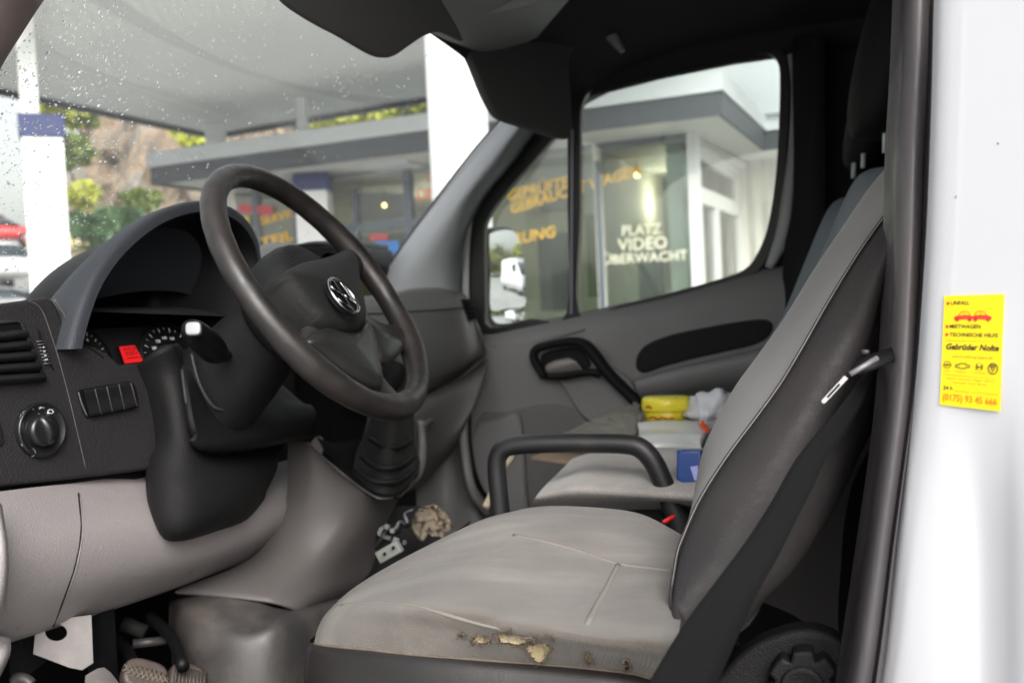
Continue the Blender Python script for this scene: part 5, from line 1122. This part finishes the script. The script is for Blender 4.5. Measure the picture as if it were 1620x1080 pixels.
def column(px, D, w_, top_y=None, capz=None, cap=True, th=.6, rot=.35, wide=1.0):
    c = U(px,430,D=D); gz = min(0, ground_z(c)); gz = ground_z(c)
    Rz = Matrix.Rotation(rot,3,'Z')
    if cap:
        cz = U(px,capz[0],D=D).z; cz2 = U(px,capz[1],D=D).z
        b = box('column', (c.x,c.y,(gz-.1+cz2)/2), (w_/2,w_/2,(cz2-gz+.1)/2), M_colw, canopy, rot=Rz, bevel=.01)
        box('blue_collar', (c.x,c.y,(cz+cz2)/2), (w_/2+.02,w_/2+.02,(cz-cz2)/2), M_bluec, b, rot=Rz, bevel=.01)
        box('column_shaft', (c.x-.12*wide,c.y,(cz+CZ)/2), (w_*th/2,w_*th/2,(CZ-cz)/2), M_colw, b, rot=Rz)
    else: b = box('column', (c.x,c.y,(gz+CZ)/2), (w_/2,w_/2,(CZ-gz)/2), M_colw, canopy, rot=Rz, bevel=.02)
column(80, 9.0, .335, capz=(187,222), th=.45, rot=YAW+.42)
column(353, 15.6, .30, cap=False, rot=.5)
column(503, 14.0, .44, capz=(278,304), th=.3, rot=YAW)
wc_ = U(731,330,D=5.6); 
tube('column', [Vector((wc_.x,wc_.y,-.05)), Vector((wc_.x,wc_.y,CZ))], .165, M_colw, canopy, seg=40)
# ---- shop building
SZ = 3.9
B = U(1137,122,Z=SZ); A = U(240,248,Z=SZ-.0); C = U(1207,190,Z=SZ)
ea = (A-B); La = ea.length; ea.normalize(); 
eb = Vector((C.x-B.x, C.y-B.y, 0)); Lb = eb.length; eb.normalize()
nb = Vector((ea.y,-ea.x,0)); 
if nb.dot(Fv) < 0: nb = -nb                      # away from camera
M_fas = mat('fascia_white', (.58,.61,.63), .4, var=.03); M_fdark = mat('fascia_dark', (.06,.065,.075), .5); M_sofw = mat('soffit_grey', (.6,.6,.58), .6); M_cream = mat('cream_cladding', (.62,.60,.54), .6, var=.04)
M_frame = mat('frame_dark', (.10,.12,.15), .4); M_framew = mat('frame_white', (.75,.75,.74), .4); M_inw = mat('shop_interior', (.62,.60,.46), .8, var=.1, vscale=.8); M_inf = mat('shop_floor', (.4,.38,.34), .5)
shop = thing('shop_building', 'flat roofed service station shop with glass front and white and dark fascia', 'building', (B.x,B.y,0))
def Sx(a, b, z): return Vector((B.x,B.y,0))+ea*a+nb*b+Vector((0,0,z))
Rs = Matrix((ea,nb,Vector((0,0,1)))).transposed()
def sbox(name, a0,a1,b0,b1,z0,z1, m, par, bevel=0): return box(name, Sx((a0+a1)/2,(b0+b1)/2,(z0+z1)/2), ((a1-a0)/2,(b1-b0)/2,(z1-z0)/2), m, par, rot=Rs, bevel=bevel)
DB = 12.0
# roof: polygon following the two visible edges
def Z_(p, z): return Vector((p.x,p.y,z))
C2 = C + (-ea)*8
rp_ = [B, A, A+nb*10, C+nb*8+ea*0, C2+nb*8, C2, C]
zb2 = plane_basis((0,0,SZ),(0,0,1),(0,1,0))
def shrink(ps, k=0): return ps
plate('roof', plane_basis((0,0,SZ-.30),(0,0,1),(0,1,0)), [[Z_(p,SZ-.30) for p in rp_]], .36, M_sofw, shop, front=.30, smooth=False)
for nm, z0, z1, o, m in (('fascia',SZ-.15,SZ+.05,.05,M_fas),('fascia_band',SZ-.40,SZ-.155,.02,M_fdark)):
    for p, q in ((A,B),(B,C),(C,C2),(A+nb*10,A)):
        d = Vector((q.x-p.x,q.y-p.y,0)); l = d.length; d.normalize(); n_ = Vector((d.y,-d.x,0))
        box(nm, Vector(((p.x+q.x)/2,(p.y+q.y)/2,(z0+z1)/2)), (l/2+o,o,(z1-z0)/2), m, shop, rot=Matrix((d,n_,Vector((0,0,1)))).transposed())
FB = 1.15   # facade set back under the roof
fpt = Sx(0,FB,1); FPn = nb.copy(); fpb = plane_basis(fpt, -nb)
def Fa(px,py,o=0): return U(px,py,PL=(fpt-nb*o,FPn))
def acoord(p): return (p-Vector((B.x,B.y,0))).dot(ea)
aR = acoord(Fa(1100,330)); aL = acoord(Fa(372,330))
zt = SZ-.36
# interior room
sbox('back_wall', aR, aL, FB+4.5, FB+4.6, 0, zt, M_inw, shop); sbox('shop_floor', aR, aL, FB-.1, FB+4.6, .0, .06, M_inf, shop)
sbox('side_wall', aL, aL+.2, FB, FB+4.6, 0, zt, M_cream, shop)
sbox('ceiling', aR, aL, FB, FB+4.6, zt-.1, zt-.02, M_sofw, shop)
Fh = Fa(1000,208).z
sbox('head_panel', aR, aL, FB-.04, FB+.06, Fh, zt-.001, M_sofw, shop)
M_sglass = glassmat('shop_glass', (.85,.90,.86), .06)
plate('shop_window', fpb, [[Sx(aR,FB,.05),Sx(aL,FB,.05),Sx(aL,FB,Fh),Sx(aR,FB,Fh)]], .01, M_sglass, shop, smooth=False)
def mull(px, wpx, y0, y1, m=M_frame, name='window_frame'):
    p = Fa(px,(y0+y1)/2,.03); D_ = depth(p); wd = wpx*D_/FPX/2; a = acoord(p); z1 = Fa(px,y0).z; z0 = max(.05, Fa(px,y1).z) if y1 < 470 else .05
    return sbox(name, a-wd, a+wd, FB-.06, FB+.05, z0, z1, m, shop)
mull(950,9,255,480); mull(408,9,300,480); mull(648,12,255,480,M_frame); mull(470,6,300,480); mull(565,6,300,480)
def bar(x0,x1,y,hpx,m=M_frame):
    p = Fa((x0+x1)/2,y,.03); h_ = hpx*depth(p)/FPX/2; sbox('window_bar', acoord(Fa(x1,y)), acoord(Fa(x0,y)), FB-.05, FB+.04, p.z-h_, p.z+h_, m, shop)
bar(545,690,355,12); bar(560,650,262,5); bar(920,1050,226,5)
# inner curtains, shelves and a column behind the glass
def inner(px0,px1,y0,y1,b_,m,name='shelf'):
    pl_ = (Sx(0,FB+b_,1),FPn); p0 = U(px0,y0,PL=pl_); p1 = U(px1,y1,PL=pl_); a0, a1 = sorted((acoord(p0),acoord(p1))); z1, z0 = p0.z, p1.z
    return sbox(name, a0, a1, FB+b_, FB+b_+.25, max(.07,z0), z1, m, shop)
M_curt = mat('white_blind', (.75,.78,.76), .7)
inner(1052,1088,212,462,.25,M_curt,'inner_column'); inner(925,945,340,470,1.2,mat('plant_green',(.16,.22,.04),.8),'plant_display'); inner(948,975,370,480,1.0,mat('brown_shelf',(.10,.07,.04),.7)); inner(985,1045,400,480,1.5,mat('grey_counter',(.22,.24,.25),.6),'counter')
inner(985,1006,215,300,2.0,mat('pale_figure',(.5,.5,.45),.8),'poster'); inner(975,1035,300,360,2.5,mat('grey_board',(.32,.33,.31),.7),'poster'); inner(850,905,230,330,2.2,mat('tan_board',(.24,.21,.14),.8),'poster')
inner(560,640,265,345,1.8,mat('grey_blind',(.28,.27,.25),.8),'blind'); inner(665,690,330,420,1.2,mat('pale_stand',(.5,.5,.48),.7),'display_stand'); inner(850,900,370,490,1.6,mat('dim_shelf',(.12,.12,.11),.8)); inner(560,645,375,420,1.2,mat('dim_shelf2',(.2,.2,.19),.8))
# lit lamps
for px, py, s in ((960,242,.045),(1008,277,.038),(608,325,.032)):
    p = U(px,py,PL=(Sx(0,FB+.9,1),FPn))
    ld_ = bpy.data.lights.new('shop_lamp_light','POINT'); ld_.energy = 11; ld_.color = (1,.86,.66); ld_.shadow_soft_size = .06; lo_ = bpy.data.objects.new('shop_lamp_light', ld_); sc.collection.objects.link(lo_); lo_.location = p-Vector((0,0,.25))+nb*1.3
    
    bml = bmesh.new(); bmesh.ops.create_icosphere(bml, subdivisions=2, radius=s, matrix=Matrix.Translation(p))
    lmp = bmo('ceiling_lamp', bml, mat('lamp_glow',(.9,.7,.4),.5,emit=(1,.62,.22),estr=5) if 'lamp_glow' not in bpy.data.materials else bpy.data.materials['lamp_glow'], shop)
    tube('lamp_cord', [p, Vector((p.x,p.y,zt-.1))], .006, M_frame, lmp, seg=5)
# lettering on the glass
M_or = mat('orange_film', (1,.56,.01), .6); M_crm = mat('cream_film', (.78,.74,.58), .6); M_orr = mat('red_orange_film', (.85,.16,.04), .6)
def gtext(body, x0,y0, x1,y1, hpx, m, shear=0):
    p0, p1 = Fa(x0,y0,.02), Fa(x1,y1,.02); h = (p1-p0).normalized(); v = Vector((0,0,1)); v = (v-h*v.dot(h)).normalized(); D_ = depth((p0+p1)/2)
    cu = bpy.data.curves.new('t','FONT'); cu.body = body; cu.size = 1; cu.align_y = 'CENTER'; cu.offset = .02; cu.shear = shear; cu.resolution_u = 2
    me = tmp_mesh_from(cu,'l'); bpy.data.curves.remove(cu); xs = [q.co.x for q in me.vertices]; k = (p1-p0).length/(max(xs)-min(xs)); size = hpx*D_/FPX/.7
    n_ = h.cross(v); T = Matrix((h*k, v*size, n_)).transposed().to_4x4(); T.translation = p0-h*min(xs)*k; me.transform(T)
    return finish('window_lettering', me, m, shop, smooth=False)
gtext('GEPRÜFTE', 803,311, 900,288, 17, M_or, .2); gtext('GEBRAUCHT WAGEN', 808,331, 1014,268, 17, M_or, .2)
gtext('FINANZIERUNG', 712,400, 880,366, 17, M_or, .2)
gtext('PLATZ', 984,366, 1047,362, 16, M_crm); gtext('VIDEO', 977,389, 1056,384, 19, M_crm); gtext('ÜBERWACHT', 954,412, 1088,404, 15, M_crm)
gtext('ÜBER', 660,312, 712,300, 17, M_orr); gtext('UNS', 676,284, 712,274, 17, M_orr)
gtext('SERVICE', 412,350, 478,334, 13, M_or); gtext('TEILE', 412,386, 478,368, 15, M_or)
M_reds = mat('red_sign', (.55,.04,.05), .4); M_blus = mat('blue_sign', (.03,.20,.60), .4); M_yels = mat('yellow_sign', (.75,.55,.03), .4)
def gsign(pts, m, o=.05): return plate('window_sign', plane_basis(fpt-nb*o,-nb), [[Fa(x,y,o) for x,y in pts]], .02, m, shop, smooth=False)
gsign([(377,322),(431,326),(431,342),(377,336)], M_reds); gsign([(377,342),(392,342),(400,388),(377,388)], M_yels); gsign([(585,371),(613,370),(613,379),(585,380)], M_reds); gsign([(592,382),(630,381),(632,401),(598,403)], M_blus); gsign([(612,406),(626,406),(626,418),(612,418)], mat('lilac_sign',(.45,.35,.6),.5))
for q_ in ([(915,212),(985,199),(1050,188),(1098,176)],[(915,222),(985,211),(1048,202)]): tube('soffit_cable', [Fa(x,y,.25) for x,y in q_], .022, M_frame, shop, n=3, seg=6)
# little awning above the door seen through the windscreen
pA, pB = Fa(574,256,.5), Fa(645,250,.5)
sbox('door_awning', acoord(pB), acoord(pA), FB-.5, FB-.05, pA.z-.10, pA.z+.06, M_fas, shop)
# corner post and return wall with white windows
sbox('corner_post', aR-.06, aR+.06, FB-.06, FB+.10, 0, zt, M_framew, shop)
ret0 = Sx(aR,FB,0); rd = eb.copy(); rn_ = Vector((rd.y,-rd.x,0))
if rn_.dot(Fv) > 0: rn_ = -rn_
RPl = (Vector((ret0.x,ret0.y,1)), rn_)
def Ra(px,py,o=0): return U(px,py,PL=(RPl[0]+rn_*o,rn_))
rb_ = plane_basis(RPl[0], rn_)
pend = Ra(1172,330); Lr = (pend-ret0).dot(rd)
def rpt(l,z): return Vector((ret0.x,ret0.y,0))+rd*l+Vector((0,0,z))
zA, zB_ = 1.95, 2.15
lm = Lr*.42
def rect(l0,l1,z0,z1): return [rpt(l0,z0),rpt(l1,z0),rpt(l1,z1),rpt(l0,z1)]
ztr = Ra(1135,318).z; zbt = .3
fr_ = plate('side_window_frame', rb_, [rect(.08,Lr,0,zt), rect(.2,Lr-.12,ztr+.1,zt-.25), rect(.2,lm,zbt,ztr-.1), rect(lm+.18,Lr-.12,zbt,ztr-.1)], .08, M_framew, shop, smooth=False)
plate('side_window_glass', plane_basis(RPl[0]-rn_*.06,rn_), [rect(.1,Lr-.05,.1,zt-.1)], .01, M_sglass, fr_, smooth=False)
M_ins = mat('side_room', (.55,.54,.47), .8); box('side_room_wall', rpt(Lr/2,zt/2)-rn_*1.2, (Lr/2,.05,zt/2), M_ins, shop, rot=Matrix((rd,rn_,Vector((0,0,1)))).transposed())
# projecting wing, vertical cream cladding
wg = thing('shop_wing', 'cream corrugated side wing of the shop at the right of the white windows', 'building', rpt(Lr,0))
wr = [];  hdir = -ea
for i in range(61):
    a_ = i*.1; off = .02*math.cos(i*math.pi)
    wr.append(rpt(Lr,0)+hdir*a_-nb*off)
grid('clad_wall', [[p for p in wr],[Vector((p.x,p.y,zt)) for p in wr]], M_cream, wg, smooth=False, solid=.05)
grid('return_wall', [[rpt(Lr,0),rpt(Lr+.3,0)],[rpt(Lr,zt),rpt(Lr+.3,zt)]], M_cream, wg, smooth=False)
# camera facing grey plant box on the roof
tagp = thing('roof_box', 'grey box on top of the shop roof at its corner', 'box', Z_(B,SZ))
pr = U(1100,95,Z=SZ+.6); sb_ = box('housing', Sx(1.5,4.0,SZ+.45), (2.5,1.2,.40), M_fas, tagp, rot=Rs)
sbox('cap', -1.1, 4.1, 2.7, 5.3, SZ+.86, SZ+.93, M_fdark, tagp)
# ---- rock face and plants
from mathutils import noise
def rock_mat():
    m = bpy.data.materials.new('rock'); m.use_nodes = True; t = m.node_tree; b = t.nodes['Principled BSDF']; b.inputs['Roughness'].default_value = .9
    tc = t.nodes.new('ShaderNodeTexCoord'); n1 = t.nodes.new('ShaderNodeTexNoise'); n1.inputs['Scale'].default_value = .35; n1.inputs['Detail'].default_value = 10; n1.inputs['Roughness'].default_value = .65; t.links.new(tc.outputs['Object'], n1.inputs[0])
    r = t.nodes.new('ShaderNodeValToRGB'); e = r.color_ramp.elements; e[0].position = .33; e[0].color = (.05,.048,.045,1); e[1].position = .70; e[1].color = (.36,.33,.29,1)
    for p, c in ((.42,(.15,.13,.11,1)),(.52,(.26,.19,.13,1)),(.60,(.24,.22,.20,1))): x = e.new(p); x.color = c
    t.links.new(n1.outputs['Fac'], r.inputs[0]); t.links.new(r.outputs[0], b.inputs['Base Color'])
    n2 = t.nodes.new('ShaderNodeTexNoise'); n2.inputs['Scale'].default_value = 1.2; n2.inputs['Detail'].default_value = 8; t.links.new(tc.outputs['Object'], n2.inputs[0])
    bp = t.nodes.new('ShaderNodeBump'); bp.inputs['Distance'].default_value = .5; bp.inputs['Strength'].default_value = .8; t.links.new(n2.outputs['Fac'], bp.inputs['Height']); t.links.new(bp.outputs[0], b.inputs['Normal'])
    return m
M_rock = rock_mat()
rows = []
RB = [U(px,430,D=D) for px, D in ((46,44),(75,38),(140,36),(230,36),(340,38),(460,40),(600,42),(800,46),(1000,52))]
RB = crom(RB, 8)
for i in range(26):
    t = i/25; row = []
    for j, b_ in enumerate(RB):
        back = Vector((Fv.x,Fv.y,0)).normalized(); z = -1+t*(15+2*math.sin(j*.4))
        p = Vector((b_.x,b_.y,0))+back*(t*5+t*t*4); q = Vector((p.x,p.y,z)); dn = noise.fractal(q*.35,1,2,5)*1.6+noise.fractal(q*1.3,1,2,4)*.5
        row.append(q+back*dn)
    rows.append(row)
tag(grid('rock_face', rows, M_rock, None, smooth=False), kind='structure')
M_leafs = [mat('leaf_green', (.11,.15,.025), .6, var=.35, vscale=2), mat('leaf_yellow_green', (.34,.36,.03), .6, var=.3, vscale=2), mat('leaf_dark', (.04,.09,.025), .6, var=.35, vscale=2)]
M_bark = mat('bark', (.10,.075,.05), .9, bump=.6, bscale=20)
def crownmesh(seed, n, rx, rz, leaf):
    rn = random.Random(seed); v = []; f = []
    cl = [(Vector((rn.gauss(0,.5)*rx, rn.gauss(0,.5)*rx, rn.uniform(-.6,.7)*rz)), rn.uniform(.25,.5)*rx) for _ in range(12)]
    for k in range(n):
        c, r = rn.choice(cl); p = c+Vector((rn.gauss(0,1),rn.gauss(0,1),rn.gauss(0,.8)))*r*.55
        a = Vector((rn.uniform(-1,1),rn.uniform(-1,1),rn.uniform(-1,1))).normalized()*leaf*rn.uniform(.6,1.4); b = a.orthogonal().normalized()*leaf*rn.uniform(.3,.6)
        i = len(v); v += [p-a,p+b,p+a,p-b]; f.append((i,i+1,i+2,i+3))
    return v, f
def tree(px, py, D, size_, seed, m, label, name='tree', group='bushes and trees on the rock face', n=1500, flat=.7):
    size = size_*.62; c = U(px,py,D=D); v, f = crownmesh(seed, n, size, size*flat, .16+size*.05)
    g = thing(name, label, 'tree' if name == 'tree' else 'bush', c-Vector((0,0,size*1.4)), group)
    mesh('crown', [p+c for p in v], f, m, g, smooth=False)
    tr_ = tube('trunk', [c-Vector((0,0,size*1.5)), c-Vector((.1,0,size*.7)), c+Vector((.1,0,size*.1))], [size*.07,size*.05,size*.02], M_bark, g, seg=7)
    return g
T = [(95,172,34,1.3,1,1,'yellow green bush at the top left edge of the rock face','bush'),(138,190,34,.5,2,0,'small green bush high on the rock right of the left column','bush'),
     (114,240,32,1.1,3,0,'green bush hanging down the rock beside the left column','bush'),(128,312,32,.8,4,1,'light green bush lower down beside the left column','bush'),
     (316,215,34,.9,5,1,'bright green bush on the rock near the canopy corner','bush'),(226,318,30,.6,6,0,'green bush standing in front of the rock left of the instrument hood','bush'),
     (200,352,28,.8,7,2,'low green bush at the foot of the rock above the instrument hood','bush'),(160,365,28,1.2,8,2,'dark green bush at the rock foot beside the left column','bush'),
     (528,183,24,.75,9,1,'leftmost yellow green tree top above the shop roof','tree'),(572,178,24,.8,10,1,'bright yellow tree top above the shop roof','tree'),(620,174,24,.8,11,1,'yellow green tree top right of the bright yellow one','tree'),(668,168,24,.8,12,0,'green tree top above the shop roof beside the white column','tree'),
     (715,160,24,.9,13,0,'green tree top hidden behind the white column','tree')]
for px, py, D, s, sd_i, mi, lab, nm in T: tree(px,py,D,s,sd_i,M_leafs[mi],lab,nm,'trees behind the shop roof' if nm == 'tree' else 'bushes on the rock face')
# ---- cars
M_tyre = mat('tyre', (.02,.02,.02), .8); M_rim = mat('rim', (.5,.5,.5), .3, .8); M_cglass = mat('car_glass', (.03,.04,.05), .08, spec=.8); M_lamp = mat('headlamp', (.8,.8,.8), .1); M_tail = mat('tail_lamp', (.5,.02,.02), .2)
def make_car(paint, label, name='parked_car', van_like=False):
    g = thing(name, label, 'van' if van_like else 'car', (0,0,0), None if van_like else 'cars parked up the slope')
    if van_like: prof = [(-2.6,.35,.9,.9),(-2.6,1.1,.95,.9),(-2.55,2.35,.95,.82),(-1,2.45,.95,.82),(1.0,2.42,.95,.80),(1.6,1.75,.95,.82),(2.3,1.25,.95,.88),(2.6,1.0,.9,.85),(2.65,.35,.85,.85)]
    L2 = 2.1
    def sec(x, zs): return [Vector((x, y, z)) for y, z in zs]
    if not van_like:
        xs = [(-2.1,.45,.80,.62,.80),(-2.05,.35,.95,.82,.95),(-1.5,.30,.98,.86,.98),(-.5,.28,.98,.88,.98),(.6,.28,.97,.88,.97),(1.4,.30,.90,.86,.90),(1.95,.35,.78,.80,.78),(2.1,.45,.65,.6,.65)]
        body = [[Vector((x,-w,z0)),Vector((x,-w-.02,(z0+z1)/2)),Vector((x,-w+.05,z1)),Vector((x,0,z1+.03)),Vector((x,w-.05,z1)),Vector((x,w+.02,(z0+z1)/2)),Vector((x,w,z0)),Vector((x,0,z0-.02))] for x,z0,z1,w,_ in xs]
        grid('body', body, paint, g, closed_u=True, caps=True, sub=1)
        cab = [(-1.75,.93,.93,.78),(-1.35,.93,1.32,.66),(-.6,.93,1.43,.62),(.25,.93,1.40,.62),(1.05,.92,.95,.74)]
        grid('windows', [[Vector((x,-w-.05,z0)),Vector((x,-w,z1-.04)),Vector((x,-w+.1,z1)),Vector((x,w-.1,z1)),Vector((x,w,z1-.04)),Vector((x,w+.05,z0))] for x,z0,z1,w in cab], M_cglass, g, closed_u=True, caps=True)
        rf = grid('roof', [[Vector((x,-w,z)),Vector((x,0,z+.02)),Vector((x,w,z))] for x,z,w in ((-1.4,1.325,.60),(-.6,1.445,.60),(.25,1.415,.58),(.45,1.33,.56))], paint, g, solid=.02)
        for x, m in ((2.06,M_lamp),(-2.08,M_tail)):
            for s in (-1,1): box('headlight' if x > 0 else 'tail_light', (x-.02*(1 if x>0 else -1),s*.62,.68 if x>0 else .76), (.05,.15,.07), m, g, bevel=.02)
        wx, wr_ = (-1.3,1.3), .31
    else:
        grid('body', [[Vector((x,-w,.35)),Vector((x,-w-.02,.9)),Vector((x,-w2,z-.1)),Vector((x,-w2+.15,z)),Vector((x,w2-.15,z)),Vector((x,w2,z-.1)),Vector((x,w+.02,.9)),Vector((x,w,.35))] for x,z,w,w2 in prof[1:]], paint, g, closed_u=True, caps=True)
        grid('windscreen', [[Vector((1.12,-.7,2.25)),Vector((1.12,.7,2.25))],[Vector((1.72,-.75,1.72)),Vector((1.72,.75,1.72))],[Vector((2.22,-.78,1.35)),Vector((2.22,.78,1.35))]], M_cglass, g, solid=.03, solid_off=1)
        for s in (-1,1):
            box('side_window', (.75,s*.93,1.75), (.42,.02,.28), M_cglass, g); box('headlight', (2.55,s*.65,.9), (.08,.16,.10), M_lamp, g, bevel=.02)
        box('bumper', (2.62,0,.5), (.08,.85,.12), M_tyre, g, bevel=.03)
        wx, wr_ = (-1.6,1.75), .36
    for x in wx:
        for s in (-1,1):
            wl = tube('wheel', [Vector((x,s*.70,wr_)),Vector((x,s*.90,wr_))], wr_, M_tyre, g, seg=24); tube('rim', [Vector((x,s*.88,wr_)),Vector((x,s*.915,wr_))], wr_*.6, M_rim, wl, seg=16)
    return g
def place(g, px, py, D, yaw):
    p = U(px,py,D=D); g.location = (p.x,p.y,p.z-.0); g.rotation_euler = (0,0,yaw)
    for c in g.children: c.location = (0,0,0)
M_rp = mat('red_paint', (.55,.03,.03), .25, coat=.5); M_rp2 = mat('dark_red_paint', (.35,.02,.02), .3, coat=.5); M_wp = mat('car_white', (.78,.78,.80), .25, coat=.5); M_yp = mat('sand_paint', (.6,.48,.22), .3, coat=.4); M_gp = mat('grey_paint', (.25,.26,.28), .3, coat=.4)
vyaw = math.atan2(Rv.y,Rv.x)
for paint, lab, px, py, D, ya in ((M_rp,'red car parked highest up the slope, left of the white column',-8,391,46,vyaw+.5),(M_rp2,'dark red car parked right of the left white column',140,392,42,vyaw+.2),(M_yp,'sand coloured car below the dark red one right of the column',150,412,36,vyaw+.2),
                                 (M_wp,'white car parked low on the slope left of the white column',-4,458,31,vyaw-.75),(M_gp,'grey car nearest the dashboard at the foot of the slope',22,592,17,vyaw+.1)):
    g = make_car(paint, lab); place(g,px,py,D,ya)
    gq = g
# parked van and hedge behind, seen in the mirror
mv = make_car(M_wp, 'white van parked behind, seen in the passenger door mirror', 'parked_van', True)
mpos = mc + rdir*15; mv.location = (mpos.x, mpos.y+1.0, 0); mv.rotation_euler = (0,0,math.pi-.25)
for c in mv.children: c.location = (0,0,0)
hb = []
for k in range(5):
    q = mc + Matrix.Rotation(R_(-14+7*k),3,'Z') @ (rdir*44); v, f = crownmesh(40+k, 2200, 4.6, 3.4, .4)
    g = thing('tree', 'tree %s of the row behind the van, seen in the mirror' % ('first','second','third','fourth','fifth')[k] if False else '%s leafy tree from the van of the row seen in the door mirror' % ('nearest','second','third','fourth','fifth')[k], 'tree', (q.x,q.y,0), 'trees behind the parked van')
    mesh('crown', [p+Vector((q.x,q.y,3.4)) for p in v], f, M_leafs[k % 2], g, smooth=False); tube('trunk', [Vector((q.x,q.y,-.05)),Vector((q.x+.1,q.y,2)),Vector((q.x,q.y,4))], [.2,.16,.08], M_bark, g)
q = mc + Matrix.Rotation(R_(7),3,'Z') @ (rdir*16)
